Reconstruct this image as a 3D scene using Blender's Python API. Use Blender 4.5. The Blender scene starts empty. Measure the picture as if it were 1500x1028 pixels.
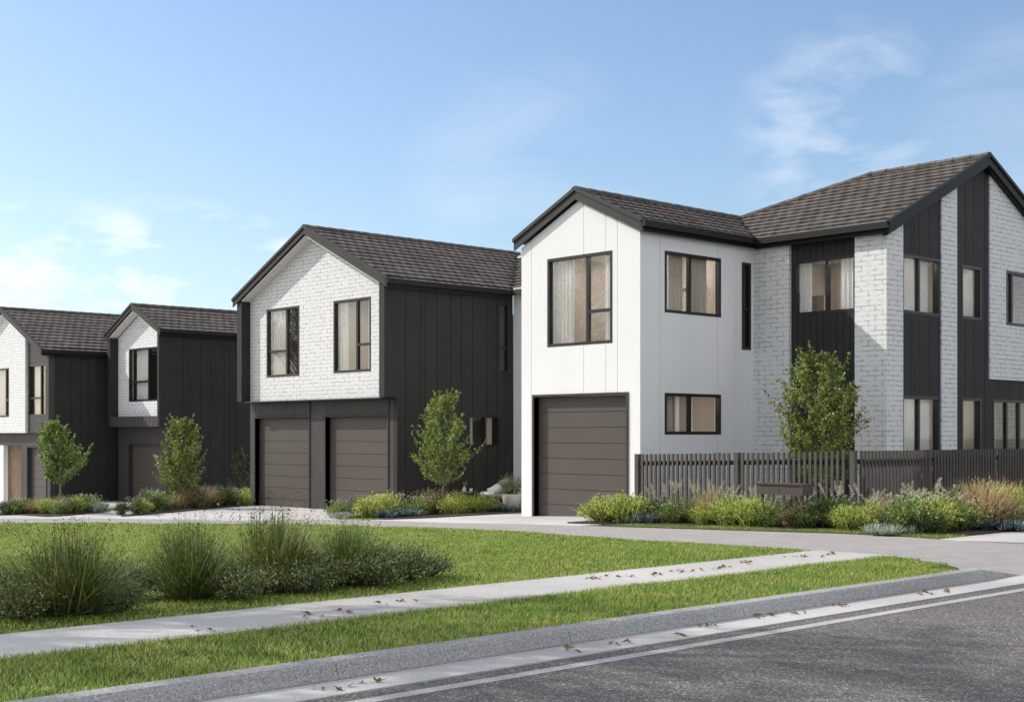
import bpy, math, random
import numpy as np
from mathutils import Vector, Matrix
random.seed(7); rng = np.random.default_rng(11)
sc = bpy.context.scene
COL = sc.collection
R = math.radians

# ------------------------------------------------------------------ ground profile: the site falls gently away from the street
KN = [(-300,.11),(10,.11),(16.5,0),(22,-.2),(25,-.3),(31,-.36),(38,-.62),(43,-.75),(46,-1.0),(60,-1.4),(400,-3)]
def g(v):
    for (a,x),(b,y) in zip(KN, KN[1:]):
        if v <= b: return x+(y-x)*(v-a)/(b-a)
    return KN[-1][1]

# ------------------------------------------------------------------ object helpers
BASE = {}
def tag(o, label=None, cat=None, group=None, kind=None):
    if label: o['label'] = label
    if cat: o['category'] = cat
    if group: o['group'] = group
    if kind: o['kind'] = kind
    return o
def empty(name, loc, label, cat, group=None, rz=0, sca=1):
    o = bpy.data.objects.new(name, None); COL.objects.link(o)
    o.empty_display_size = .1
    o.location = loc; o.rotation_euler = (0,0,rz); o.scale = (sca,)*3
    BASE[o.name] = Vector(loc)
    return tag(o, label, cat, group)
class MB:
    def __init__(s): s.v=[]; s.f=[]
    def add(s, vs, fs):
        n=len(s.v); s.v += [tuple(p) for p in vs]; s.f += [tuple(i+n for i in f) for f in fs]
    def box(s, x0,y0,z0,x1,y1,z1):
        s.add([(x0,y0,z0),(x1,y0,z0),(x1,y1,z0),(x0,y1,z0),(x0,y0,z1),(x1,y0,z1),(x1,y1,z1),(x0,y1,z1)],
              [(0,3,2,1),(4,5,6,7),(0,1,5,4),(1,2,6,5),(2,3,7,6),(3,0,4,7)])
    def prism(s, ax, p0,p1, t0,t1, zb0,zb1, zt0,zt1):
        """wall piece: ax 'U' = plane of constant x running along y; ax 'V' = plane of constant y running along x"""
        q=[(p0,t0,zb0),(p0,t1,zb1),(p0,t1,zt1),(p0,t0,zt0),(p1,t0,zb0),(p1,t1,zb1),(p1,t1,zt1),(p1,t0,zt0)]
        if ax=='V': q=[(b,a,c) for a,b,c in q]
        F=[(0,3,2,1),(4,5,6,7),(0,1,5,4),(1,2,6,5),(2,3,7,6),(3,0,4,7)]
        if ax=='U': F=[(0,3,2,1),(4,5,6,7),(0,1,5,4),(1,2,6,5),(2,3,7,6),(3,0,4,7)]
        if ax=='V': F=[f[::-1] for f in F]
        s.add(q,F)
    def slab(s, pts, n, th):
        n=Vector(n).normalized(); k=len(pts); P=[Vector(p) for p in pts]; Q=[p-n*th for p in P]
        s.add(P+Q, [tuple(range(k)), tuple(range(2*k-1,k-1,-1))]+[(i,i+k,(i+1)%k+k,(i+1)%k) for i in range(k)])
    def beam(s, a, b, drop, w):
        """board from a to b; drop = height downwards, w = horizontal thickness vector"""
        a=Vector(a); b=Vector(b); w=Vector(w); d=Vector((0,0,-drop))
        s.add([a,b,b+w,a+w,a+d,b+d,b+w+d,a+w+d],[(0,1,2,3),(7,6,5,4),(0,4,5,1),(1,5,6,2),(2,6,7,3),(3,7,4,0)])
    def tube(s, pts, rads, n=7, cap=True):
        P=[Vector(p) for p in pts]; base=len(s.v); vs=[]
        for i,p in enumerate(P):
            d=(P[min(i+1,len(P)-1)]-P[max(i-1,0)]).normalized()
            u=d.cross(Vector((0,0,1)) if abs(d.z)<.9 else Vector((1,0,0))).normalized(); w=d.cross(u)
            for k in range(n):
                a=2*math.pi*k/n; vs.append(p+(u*math.cos(a)+w*math.sin(a))*rads[i])
        fs=[]
        for i in range(len(P)-1):
            for k in range(n):
                fs.append((i*n+k,(i)*n+(k+1)%n,(i+1)*n+(k+1)%n,(i+1)*n+k))
        if cap: fs += [tuple(range(n))[::-1], tuple((len(P)-1)*n+k for k in range(n))]
        s.add(vs,fs)
    def lathe(s, prof, c=(0,0,0), n=24):
        vs=[];fs=[]
        for r,z in prof:
            for k in range(n):
                a=2*math.pi*k/n; vs.append((c[0]+r*math.cos(a),c[1]+r*math.sin(a),c[2]+z))
        for i in range(len(prof)-1):
            for k in range(n): fs.append((i*n+k,i*n+(k+1)%n,(i+1)*n+(k+1)%n,(i+1)*n+k))
        s.add(vs,fs)
    def build(s, name, mat, parent=None, smooth=False, root=None, fix=False):
        off = BASE.get((root or parent).name, Vector((0,0,0))) if (root or parent) else Vector((0,0,0))
        me = bpy.data.meshes.new(name)
        me.from_pydata([(x-off.x,y-off.y,z-off.z) for x,y,z in s.v], [], s.f)
        if fix:
            import bmesh
            bm=bmesh.new(); bm.from_mesh(me); bmesh.ops.recalc_face_normals(bm,faces=bm.faces); bm.to_mesh(me); bm.free()
        if smooth: me.polygons.foreach_set('use_smooth',[True]*len(me.polygons))
        me.materials.append(mat); me.update()
        o = bpy.data.objects.new(name, me); COL.objects.link(o)
        if parent: o.parent = parent
        return o
BASEP = BASE
def local_build(mb, name, mat, parent, smooth=False):
    """verts already local to the parent"""
    me=bpy.data.meshes.new(name); me.from_pydata(mb.v,[],mb.f); me.materials.append(mat)
    if smooth: me.polygons.foreach_set('use_smooth',[True]*len(me.polygons))
    me.update(); o=bpy.data.objects.new(name,me); COL.objects.link(o); o.parent=parent
    return o
def np_mesh(name, V, nper, mat, parent=None):
    """many separate small polygons of nper vertices each"""
    V=np.asarray(V,dtype=np.float32).reshape(-1,3); n=len(V); nf=n//nper
    me=bpy.data.meshes.new(name); me.vertices.add(n); me.vertices.foreach_set('co',V.ravel())
    me.loops.add(n); me.loops.foreach_set('vertex_index',np.arange(n,dtype=np.int32))
    me.polygons.add(nf); me.polygons.foreach_set('loop_start',np.arange(0,n,nper,dtype=np.int32))
    me.update(calc_edges=True); me.materials.append(mat)
    o=bpy.data.objects.new(name,me); COL.objects.link(o)
    if parent: o.parent=parent
    return o

# ------------------------------------------------------------------ materials
class NT:
    def __init__(s,name):
        s.m=bpy.data.materials.new(name); s.m.use_nodes=True; s.t=s.m.node_tree; s.n=s.t.nodes; s.l=s.t.links
        s.b=s.n['Principled BSDF']; s.out=s.n['Material Output']
    def new(s,ty,**k):
        nd=s.n.new(ty)
        for a,b in k.items():
            if a.startswith('i_'): nd.inputs[a[2:].replace('_',' ')].default_value=b
            else: setattr(nd,a,b)
        return nd
    def link(s,a,b): s.l.new(a,b)
    def noise(s,scale,detail=4,rough=.6,vec=None):
        nd=s.new('ShaderNodeTexNoise'); nd.inputs['Scale'].default_value=scale; nd.inputs['Detail'].default_value=detail; nd.inputs['Roughness'].default_value=rough
        if vec is None: vec=s.co()
        s.link(vec,nd.inputs['Vector']); return nd.outputs['Fac']
    def co(s):
        if not hasattr(s,'_co'): s._co=s.new('ShaderNodeTexCoord').outputs['Object']
        return s._co
    def ramp(s,fac,stops,interp='LINEAR'):
        nd=s.new('ShaderNodeValToRGB'); s.link(fac,nd.inputs['Fac']); cr=nd.color_ramp; cr.interpolation=interp
        while len(cr.elements)<len(stops): cr.elements.new(.5)
        for e,(p,c) in zip(cr.elements,stops):
            e.position=p; e.color=(c if len(c)==4 else (*c,1)) if hasattr(c,'__len__') else (c,c,c,1)
        return nd.outputs['Color']
    def math(s,op,a,b=None,c=None):
        nd=s.new('ShaderNodeMath',operation=op)
        for i,x in enumerate((a,b,c)):
            if x is None: continue
            if isinstance(x,(int,float)): nd.inputs[i].default_value=x
            else: s.link(x,nd.inputs[i])
        return nd.outputs[0]
    def mix(s,f,a,b,mode='MIX'):
        nd=s.new('ShaderNodeMix',data_type='RGBA',blend_type=mode)
        for sock,x in ((nd.inputs['Factor'],f),(nd.inputs[6],a),(nd.inputs[7],b)):
            if isinstance(x,(int,float)): sock.default_value=x if sock.type=='VALUE' else (x,x,x,1)
            elif isinstance(x,tuple): sock.default_value=(*x,1)
            else: s.link(x,sock)
        return nd.outputs[2]
    def bump(s,h,strength=.3,dist=.01):
        nd=s.new('ShaderNodeBump'); nd.inputs['Strength'].default_value=strength; nd.inputs['Distance'].default_value=dist
        s.link(h,nd.inputs['Height']); s.link(nd.outputs[0],s.b.inputs['Normal']); return nd
    def col(s,c,rough=.7,spec=.3):
        if isinstance(c,tuple): s.b.inputs['Base Color'].default_value=(*c,1)
        else: s.link(c,s.b.inputs['Base Color'])
        s.b.inputs['Roughness'].default_value=rough; s.b.inputs['Specular IOR Level'].default_value=spec
def plain(name,c,rough=.6,spec=.3,var=.12,nscale=2.5,bumps=.05,metal=0):
    t=NT(name); f=t.noise(nscale,6,.65)
    a=tuple(x*(1-var) for x in c); b=tuple(min(1,x*(1+var)) for x in c)
    t.col(t.ramp(f,[(.3,a),(.7,b)]),rough,spec); t.b.inputs['Metallic'].default_value=metal
    if bumps: t.bump(t.noise(220,3),bumps,.004)
    return t.m
def brick_mat():
    t=NT('white_painted_brick'); s=t.new('ShaderNodeSeparateXYZ'); t.link(t.co(),s.inputs[0])
    c=t.new('ShaderNodeCombineXYZ'); t.link(t.math('ADD',s.outputs[0],s.outputs[1]),c.inputs[0]); t.link(s.outputs[2],c.inputs[1])
    b=t.new('ShaderNodeTexBrick'); t.link(c.outputs[0],b.inputs['Vector'])
    b.offset=.5; b.inputs['Scale'].default_value=1; b.inputs['Brick Width'].default_value=.30; b.inputs['Row Height'].default_value=.095
    b.inputs['Mortar Size'].default_value=.0065; b.inputs['Mortar Smooth'].default_value=.15; b.inputs['Bias'].default_value=0
    b.inputs['Color1'].default_value=(.76,.755,.74,1); b.inputs['Color2'].default_value=(.68,.675,.66,1); b.inputs['Mortar'].default_value=(.2,.2,.2,1)
    # paint has filled some of the joints: the mortar shows only in places
    m=t.ramp(t.noise(7.5,2,.5),[(.42,0),(.56,1)])
    fac=t.math('MULTIPLY',b.outputs['Fac'],m)
    br=t.mix(t.noise(3,5),(.79,.785,.77),(.68,.675,.665))
    colr=t.mix(t.math('MULTIPLY',fac,.80),br,(.17,.17,.175))
    t.col(colr,.65,.3)
    h=t.math('SUBTRACT',t.math('MULTIPLY',t.noise(60,4),.25),b.outputs['Fac']); t.bump(h,.9,.009)
    return t.m
def tile_mat():
    t=NT('brown_roof_tiles'); gi=t.new('ShaderNodeNewGeometry')
    f=t.noise(1.3,3,.6); f2=t.noise(9,4,.7)
    s=t.new('ShaderNodeSeparateXYZ'); t.link(t.co(),s.inputs[0])
    c=t.ramp(f2,[(.3,(.066,.057,.051)),(.5,(.112,.097,.086)),(.7,(.165,.142,.124))])
    c=t.mix(t.math('MULTIPLY',f,.5),c,(.135,.116,.102))
    v=t.new('ShaderNodeTexVoronoi'); v.inputs['Scale'].default_value=3.6; t.link(t.co(),v.inputs['Vector']); sp=t.new('ShaderNodeSeparateColor'); t.link(v.outputs['Color'],sp.inputs[0]); c=t.mix(1.0,c,t.ramp(sp.outputs[0],[(0,.78),(.5,1.0),(1,1.25)]),'MULTIPLY')
    t.col(c,.8,.25); t.bump(t.noise(70,4),.35,.006); return t.m
def speckle(name,dark,mid,light,scale=160,rough=.85,bumps=.5,patch=None):
    t=NT(name)
    v=t.new('ShaderNodeTexVoronoi'); v.inputs['Scale'].default_value=scale; t.link(t.co(),v.inputs['Vector'])
    sp=t.new('ShaderNodeSeparateColor'); t.link(v.outputs['Color'],sp.inputs[0])
    c=t.ramp(sp.outputs[0],[(0,dark),(.45,mid),(.8,mid),(1,light)])
    n=t.noise(1.1,6,.7); c=t.mix(t.math('MULTIPLY',n,.35),c,patch or mid)
    n2=t.ramp(t.noise(.35,4,.6),[(.35,.82),(.65,1.12)])
    c=t.mix(1.0,c,n2,'MULTIPLY')
    t.col(c,rough,.25); t.bump(v.outputs['Distance'],bumps,.006); return t.m
def paver_mat():
    t=NT('lane_pavers'); b=t.new('ShaderNodeTexBrick')
    mp=t.new('ShaderNodeMapping'); mp.inputs['Rotation'].default_value=(0,0,R(45)); t.link(t.co(),mp.inputs[0]); t.link(mp.outputs[0],b.inputs['Vector'])
    b.inputs['Scale'].default_value=1; b.inputs['Brick Width'].default_value=.22; b.inputs['Row Height'].default_value=.11; b.inputs['Mortar Size'].default_value=.004
    b.inputs['Color1'].default_value=(.40,.37,.355,1); b.inputs['Color2'].default_value=(.31,.29,.28,1); b.inputs['Mortar'].default_value=(.15,.14,.135,1)
    n=t.noise(1.5,6,.7); c=t.mix(t.math('MULTIPLY',n,.6),b.outputs['Color'],(.39,.365,.355))
    c=t.mix(t.ramp(t.noise(90,3),[(.35,.0),(.7,.35)]),c,(.17,.155,.15))
    t.col(c,.85,.2); t.bump(t.math('SUBTRACT',t.noise(120,3),b.outputs['Fac']),.5,.005); return t.m
def leaf_mat(name,stops,trans=.35,rough=.5):
    """colour differs leaf by leaf"""
    t=NT(name); gi=t.new('ShaderNodeNewGeometry')
    c=t.ramp(gi.outputs['Random Per Island'],stops)
    oi=t.new('ShaderNodeObjectInfo'); hs=t.new('ShaderNodeHueSaturation')
    t.link(t.math('ADD',.485,t.math('MULTIPLY',oi.outputs['Random'],.03)),hs.inputs['Hue']); t.link(c,hs.inputs['Color']); c=hs.outputs[0]
    t.col(c,rough,.2)
    tr=t.new('ShaderNodeBsdfTranslucent'); t.link(c,tr.inputs[0]); mx=t.new('ShaderNodeMixShader'); mx.inputs[0].default_value=trans
    t.link(t.b.outputs[0],mx.inputs[1]); t.link(tr.outputs[0],mx.inputs[2]); t.link(mx.outputs[0],t.out.inputs[0]); return t.m
def grass_mat():
    t=NT('lawn_grass'); gi=t.new('ShaderNodeNewGeometry')
    c=t.ramp(gi.outputs['Random Per Island'],[(0,(.055,.100,.012)),(.35,(.205,.300,.042)),(.75,(.42,.53,.10)),(1,(.70,.68,.34))])
    p=t.ramp(t.noise(1.6,6,.7),[(.36,(.74,.88,.72)),(.5,(1,1,1)),(.66,(1.22,1.08,1.15))]); c=t.mix(1.0,c,p,'MULTIPLY')
    t.col(c,.55,.25)
    tr=t.new('ShaderNodeBsdfTranslucent'); t.link(c,tr.inputs[0]); mx=t.new('ShaderNodeMixShader'); mx.inputs[0].default_value=.4
    t.link(t.b.outputs[0],mx.inputs[1]); t.link(tr.outputs[0],mx.inputs[2]); t.link(mx.outputs[0],t.out.inputs[0]); return t.m
def glass_mat():
    t=NT('window_glass'); tr=t.new('ShaderNodeBsdfTransparent'); gl=t.new('ShaderNodeBsdfGlossy'); gl.inputs['Roughness'].default_value=.01
    tr.inputs[0].default_value=(.975,.975,.97,1)
    ge=t.new('ShaderNodeNewGeometry'); dt=t.new('ShaderNodeVectorMath',operation='DOT_PRODUCT'); t.link(ge.outputs['Incoming'],dt.inputs[0]); t.link(ge.outputs['Normal'],dt.inputs[1])
    cs=t.math('ABSOLUTE',dt.outputs['Value']); fr_=t.math('MULTIPLY_ADD',t.math('POWER',t.math('SUBTRACT',1.0,cs),5.0),.90,.045)
    mx=t.new('ShaderNodeMixShader'); t.link(fr_,mx.inputs[0]); t.link(tr.outputs[0],mx.inputs[1]); t.link(gl.outputs[0],mx.inputs[2])
    t.link(mx.outputs[0],t.out.inputs[0]); return t.m
def emit_mat(name,c,s):
    t=NT(name); t.b.inputs['Emission Color'].default_value=(*c,1); t.b.inputs['Emission Strength'].default_value=s; return t.m
def fabric_mat(name,c,trans=.3):
    t=NT(name); t.col(t.mix(t.noise(30,3),tuple(x*.92 for x in c),c),.9,.1)
    tr=t.new('ShaderNodeBsdfTranslucent'); tr.inputs[0].default_value=(*c,1); mx=t.new('ShaderNodeMixShader'); mx.inputs[0].default_value=trans
    t.link(t.b.outputs[0],mx.inputs[1]); t.link(tr.outputs[0],mx.inputs[2]); t.link(mx.outputs[0],t.out.inputs[0]); return t.m

M=dict(
 brick=brick_mat(), tile=tile_mat(), glass=glass_mat(), paver=paver_mat(), grass=grass_mat(),
 white=plain('white_cladding',(.80,.795,.785),.55,.3,.02,1.2,.04),
 dark=plain('charcoal_cladding',(.032,.0295,.0285),.6,.22,.14,1.5,.08),
 batten=plain('charcoal_battens',(.058,.053,.050),.55,.3,.15,2,.08),
 trim=plain('charcoal_trim',(.046,.042,.039),.55,.25,.1,2,.03),
 frame=plain('black_aluminium',(.012,.012,.013),.35,.5,.1,2,.0),
 door=plain('bronze_garage_door',(.086,.071,.063),.5,.35,.05,1.5,.04),
 soffit=plain('white_soffit',(.74,.72,.68),.7,.2,.03),
 gutter=plain('black_gutter',(.013,.0125,.0125),.5,.25,.1),
 asphalt=speckle('asphalt',(.050,.047,.043),(.135,.125,.113),(.42,.40,.365),85,.85,.45),
 concrete=speckle('concrete_path',(.33,.315,.30),(.47,.45,.43),(.60,.58,.56),120,.85,.25),
 apron=speckle('concrete_apron',(.42,.40,.385),(.50,.48,.46),(.58,.56,.54),90,.85,.15),
 kerb=speckle('kerb_concrete',(.17,.17,.17),(.35,.345,.335),(.55,.54,.52),120,.85,.5),
 gutterc=speckle('gutter_concrete',(.34,.33,.32),(.50,.485,.47),(.62,.60,.58),140,.85,.3),
 line=speckle('road_line_paint',(.22,.215,.205),(.44,.425,.405),(.56,.54,.52),120,.7,.3),
 soil=speckle('garden_soil',(.03,.022,.016),(.06,.046,.034),(.11,.085,.06),60,.95,1.0),
 turf=speckle('turf_ground',(.035,.05,.014),(.06,.08,.02),(.11,.10,.045),80,.95,1.0),
 slat=plain('weathered_dark_timber',(.088,.078,.070),.65,.25,.22,5,.15),
 inwall=plain('interior_paint',(.36,.32,.285),.8,.2,.04), infloor=plain('interior_floor',(.25,.18,.12),.5,.3,.1),
 ceil=plain('interior_ceiling',(.75,.73,.70),.8,.2,.02), textured=speckle('textured_wallpaper',(.32,.27,.22),(.42,.37,.31),(.5,.45,.4),25,.8,.3),
 curtain=fabric_mat('white_curtain',(.90,.895,.88),.42), beige=fabric_mat('beige_curtain',(.60,.54,.47),.2),
 timber=plain('pale_timber_door',(.58,.43,.31),.5,.3,.15,3,.1), lamp=emit_mat('downlight_glow',(1,.93,.85),62),
 bark=plain('young_tree_bark',(.22,.19,.155),.9,.1,.3,9,.5), darkstem=plain('plant_stems',(.09,.075,.05),.9,.1,.2,9,.1),
 letter=plain('letterbox_metal',(.075,.055,.048),.45,.4,.08,3,.03),
 chairw=plain('white_chair_shell',(.75,.73,.70),.5,.3,.03), metal=plain('dark_metal_legs',(.05,.05,.05),.4,.5,.05),
 pot=plain('pale_stone_planter',(.52,.49,.45),.8,.2,.08,6,.2), wood=plain('table_timber',(.22,.15,.09),.5,.3,.15),
 art=plain('dark_furniture',(.10,.075,.06),.6,.3,.2),
)
def L(*a): return [(p,c) for p,c in a]
LM=dict(
 tree=leaf_mat('tree_leaves',L((0,(.075,.115,.022)),(.35,(.170,.245,.045)),(.75,(.30,.375,.09)),(1,(.50,.54,.28))),.35,.42),
 dtree=leaf_mat('dark_bush_leaves',L((0,(.025,.04,.015)),(.6,(.05,.075,.028)),(1,(.09,.12,.05))),.25),
 lime=leaf_mat('lime_foliage',L((0,(.13,.18,.025)),(.4,(.36,.43,.07)),(.8,(.58,.62,.16)),(1,(.78,.76,.42))),.4),
 green=leaf_mat('green_foliage',L((0,(.05,.09,.02)),(.45,(.17,.26,.05)),(.85,(.36,.44,.15)),(1,(.62,.64,.40))),.35),
 deep=leaf_mat('deep_green_foliage',L((0,(.03,.05,.016)),(.5,(.08,.12,.035)),(.9,(.17,.22,.09)),(1,(.38,.42,.24))),.3),
 tan=leaf_mat('tan_grass',L((0,(.26,.21,.08)),(.5,(.48,.38,.17)),(1,(.66,.52,.34))),.35),
 pink=leaf_mat('pinkish_flowering_foliage',L((0,(.09,.12,.03)),(.55,(.17,.18,.06)),(.7,(.38,.27,.18)),(1,(.50,.36,.28))),.35),
 blue=leaf_mat('blue_grey_foliage',L((0,(.04,.065,.07)),(.5,(.13,.18,.185)),(1,(.42,.48,.46))),.15),
 silver=leaf_mat('silver_foliage',L((0,(.20,.26,.18)),(.5,(.38,.43,.34)),(1,(.60,.62,.54))),.2),
 vari=leaf_mat('variegated_foliage',L((0,(.06,.095,.028)),(.45,(.15,.205,.06)),(.7,(.25,.31,.12)),(.9,(.50,.50,.33)),(1,(.15,.09,.06))),.3),
 rush=leaf_mat('rush_blades',L((0,(.05,.08,.016)),(.5,(.125,.180,.040)),(.85,(.22,.28,.08)),(1,(.45,.45,.25))),.3),
 plume=leaf_mat('pale_plumes',L((0,(.45,.42,.32)),(1,(.72,.68,.55))),.4),
 dry=leaf_mat('dry_leaves',L((0,(.10,.055,.02)),(.5,(.20,.12,.05)),(1,(.30,.22,.09))),.2,.7),
)

# ------------------------------------------------------------------ setting
def sheet(name, mat, vs, left, right, up, th=.10, kind='structure', zf=None, ndiv=1, jl=0):
    """ground sheet following the site profile; left(v), right(v) give its sides; has real edges going down"""
    mb=MB(); n=len(vs); rows=[]
    for v in vs:
        a,b=left(v),right(v); row=[]
        for k in range(ndiv+1):
            u=a+(b-a)*k/ndiv; z=(zf(u,v) if zf else g(v))+up; row.append((u,v,z))
        rows.append(row)
    m=ndiv+1; V=[p for r in rows for p in r]; V2=[(x,y,z-th) for x,y,z in V]; N=len(V); F=[]
    for i in range(n-1):
        for k in range(ndiv): F.append((i*m+k,i*m+k+1,(i+1)*m+k+1,(i+1)*m+k))
        F.append((i*m,(i+1)*m,(i+1)*m+N,i*m+N)); F.append((i*m+ndiv,i*m+ndiv+N,(i+1)*m+ndiv+N,(i+1)*m+ndiv))
    for k in range(ndiv):
        F.append((k,k+N,k+1+N,k+1)); j=(n-1)*m+k; F.append((j,j+1,j+1+N,j+N))
    mb.add(V+V2,F); o=mb.build(name,mat); tag(o,kind=kind); return o
def pl(pts):
    """piecewise linear function through (v,u)"""
    pts=sorted(pts)
    def f(v):
        if v<=pts[0][0]: return pts[0][1]
        for (a,x),(b,y) in zip(pts,pts[1:]):
            if v<=b: return x+(y-x)*(v-a)/(b-a)
        return pts[-1][1]
    return f
def vrange(a,b,step=1.0,extra=()):
    s={a,b}|{k for k,_ in KN if a<k<b}|{e for e in extra if a<e<b}
    x=a
    while x<b: s.add(round(x,3)); x+=step
    return sorted(s)
near=pl([(6.85,12.6),(7.03,13.08),(7.4,13.6),(8.45,14.1),(9.5,13.95),(11,13.95),(12.5,13.98),(15.2,14.25),(18.5,14.15),(20.75,14.4),(23,14.1),(25.9,13.1),(28.1,11.3),(33,6.5),(45,-6)])
far=pl([(6.85,17.8),(8.2,17.0),(9.0,16.6),(9.7,16.7),(11,16.75),(12,16.55),(14.2,16.2),(16.5,15.8),(19,15.8),(21.2,16.1),(23.4,15.95),(25.45,14.75),(28.4,13.2),(29.5,12.0),(33,8.6),(45,-3)])
def ramp(u,v):
    if v<8.6: return .006+(g(8.6)-.006)*max(0,(v-6.85))/(8.6-6.85)
    return g(v)
# far ground under everything, then the surfaces on it
sheet('ground',M['turf'],[6.85,8.6,10,16.5,22,25,31,38,43,46,60,400],lambda v:-300,lambda v:400,-.07,th=.3,zf=lambda u,v: ramp(u,v))
sheet('road',M['asphalt'],[-9,6.46],lambda v:-200,lambda v:300,0,th=.3,zf=lambda u,v:0)
sheet('opposite_verge',M['turf'],[-300,-9.02],lambda v:-300,lambda v:400,.1,th=.3,zf=lambda u,v:0)
sheet('gutter_channel',M['gutterc'],[6.46,6.85],lambda v:-200,lambda v:300,.006,th=.3,zf=lambda u,v:0 if v>6.8 else .004)
tag(sheet('road_edge_line',M['line'],[6.17,6.28],lambda v:-60,lambda v:90,.004,th=.003,zf=lambda u,v:0),kind='structure')
# kerb: cast stones with open joints, the last one laid back down to the lane
kerb=empty('kerb',(5,6.9,0),'speckled grey concrete kerb between the gutter and the grass strip','kerb')
del kerb['category']; del kerb['label']; kerb['kind']='structure'
us=[-60+2.083*i for i in range(0,60)]; us=[13.2-2.083*i for i in range(30,-1,-1)]
for a,b in zip(us,us[1:]):
    mb=MB(); prof=[(6.85,0),(6.85,.02),(6.885,.095),(6.91,.118),(6.95,.125),(7.03,.125),(7.03,-.1),(6.85,-.1)]
    A=[(a+.003,v,z) for v,z in prof]; B=[(b-.003,v,z) for v,z in prof]; k=len(prof)
    mb.add(A+B,[tuple(range(k))[::-1],tuple(range(k,2*k))]+[(i,(i+1)%k,(i+1)%k+k,i+k) for i in range(k)]); mb.build('kerb_stone',M['kerb'],kerb,fix=True)
mb=MB(); A=[(13.205,v,z) for v,z in prof]; B=[(14.0,6.85+(v-6.85)*.9,max(z,-.1) if z<=0 else .008) for v,z in prof]
mb.add(A+B,[tuple(range(k))[::-1],tuple(range(k,2*k))]+[(i,(i+1)%k,(i+1)%k+k,i+k) for i in range(k)]); mb.build('kerb_stone',M['kerb'],kerb,fix=True)
sheet('lane',M['paver'],vrange(6.85,60,.7),lambda v:near(v)-.02,lambda v:far(v)+.02,0,zf=ramp)
sheet('footpath',M['concrete'],[8.45,9.5],lambda v:-60,lambda v:near(v)-.03,.004,th=.12)
sheet('footpath_beyond_lane',M['concrete'],[8.2,8.6,9.0,9.35],lambda v:far(v)+.025,lambda v:60,.004,th=.12)
sheet('driveway_apron',M['apron'],vrange(15.6,60,.7,(16.5,)),lambda v:far(v)+.025,lambda v:27,-.004,th=.1)
# lawn soils
VS=(7.2,7.6,8)
sheet('verge_ground',M['turf'],vrange(7.03,8.44,.3),lambda v:-60,lambda v:near(v)-.06,-.012)
sheet('lawn_ground',M['turf'],vrange(9.51,45,.8),lambda v:-60,lambda v:near(v)-.06,-.012)
# garden beds raised a little
bed1S=pl([(21.2,17.2),(21.5,16.5),(22.4,16.4),(22.9,16.7),(23.4,17.0),(23.9,17.5)])
bed1L=pl([(21.2,16.9),(21.5,16.1),(22.4,16.05),(22.9,16.4),(23.4,16.7),(23.9,17.3)])
sheet('garden_bed_middle',M['soil'],vrange(21.2,23.9,.3),bed1S,lambda v:21.6 if v<22.9 else 19.6,.02)
sheet('garden_bed_beside_double_garage',M['soil'],vrange(28.4,33.0,.4),pl([(28.4,14.1),(29.1,14.9),(30.1,16.2),(33,16.9)]),pl([(28.4,14.3),(29.2,15.9),(30.2,17.6),(31,19.0),(33,20.9)]),.02)
sheet('garden_bed_far_left',M['soil'],vrange(29.7,34,.4),pl([(29.7,12.9),(31,12.8),(34,11.5)]),pl([(29.7,13.4),(30.9,15.0),(34,17.5)]),.02)
sheet('garden_bed_along_fence',M['soil'],vrange(9.4,16.3,.4),lambda v:far(v)+(.7 if v<14.5 else .6),lambda v:24 if v<11.8 else 18.6,.02)
sheet('bed_edge_turf',M['turf'],vrange(9.4,15.2,.4),lambda v:far(v)+.03,lambda v:far(v)+.8,.012)
sheet('fence_yard_ground',M['turf'],[9.4,13.4,16.5],lambda v:18.6,lambda v:40,.012)

# ------------------------------------------------------------------ lawn grass, real blades
def blades(name,P,h,w,lean=.5):
    """P (n,3) roots"""
    n=len(P); a=rng.uniform(0,2*np.pi,n); hh=h*rng.uniform(.55,1.25,n); ww=w*rng.uniform(.7,1.2,n)
    d=np.stack([np.cos(a),np.sin(a),np.zeros(n)],1); s=np.stack([-np.sin(a),np.cos(a),np.zeros(n)],1)
    tip=P+d*(hh*lean*rng.uniform(.1,1.3,n))[:,None]; tip[:,2]+=hh
    V=np.empty((n,3,3)); V[:,0]=P-s*ww[:,None]/2; V[:,1]=P+s*ww[:,None]/2; V[:,2]=tip
    return V
gv=np.vectorize(g)
def patch_noise(u,v,f=1.3,ph=0):
    return (np.sin(u*f*1.7+ph)+np.sin(v*f*2.3+1.3*ph)+np.sin((u+v)*f*3.1)+np.sin((u-v*1.7)*f*.9+2))/4
def scatter(v0,v1,uf0,uf1,dens_fn):
    out=[]; v=v0
    while v<v1:
        dv=min(.5,v1-v); a=uf0(v); b=min(uf1(v),uf1(v+dv)); 
        if b>a:
            n=int(dens_fn(v)*dv*(b-a)); u=rng.uniform(a,b,n); vv=rng.uniform(v,v+dv,n); out.append(np.stack([u,vv],1))
        v+=dv
    P=np.concatenate(out); return P
def lawn(name,v0,v1,uf0,uf1,dens,hfn,wfn,label):
    P=scatter(v0,v1,uf0,uf1,dens); z=gv(P[:,1])-.01
    pn=patch_noise(P[:,0],P[:,1]); keep=rng.uniform(0,1,len(P))<(.78+.22*pn); P=P[keep]; z=z[keep]; pn=pn[keep]
    P3=np.column_stack([P,z]); dist=.68*P[:,0]+.733*P[:,1]
    V=blades(name,P3,hfn(dist)*(1+.25*pn),wfn(dist),1.15)
    o=np_mesh(name,V,3,M['grass']); tag(o,label,'grass',kind='stuff'); return o
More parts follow.
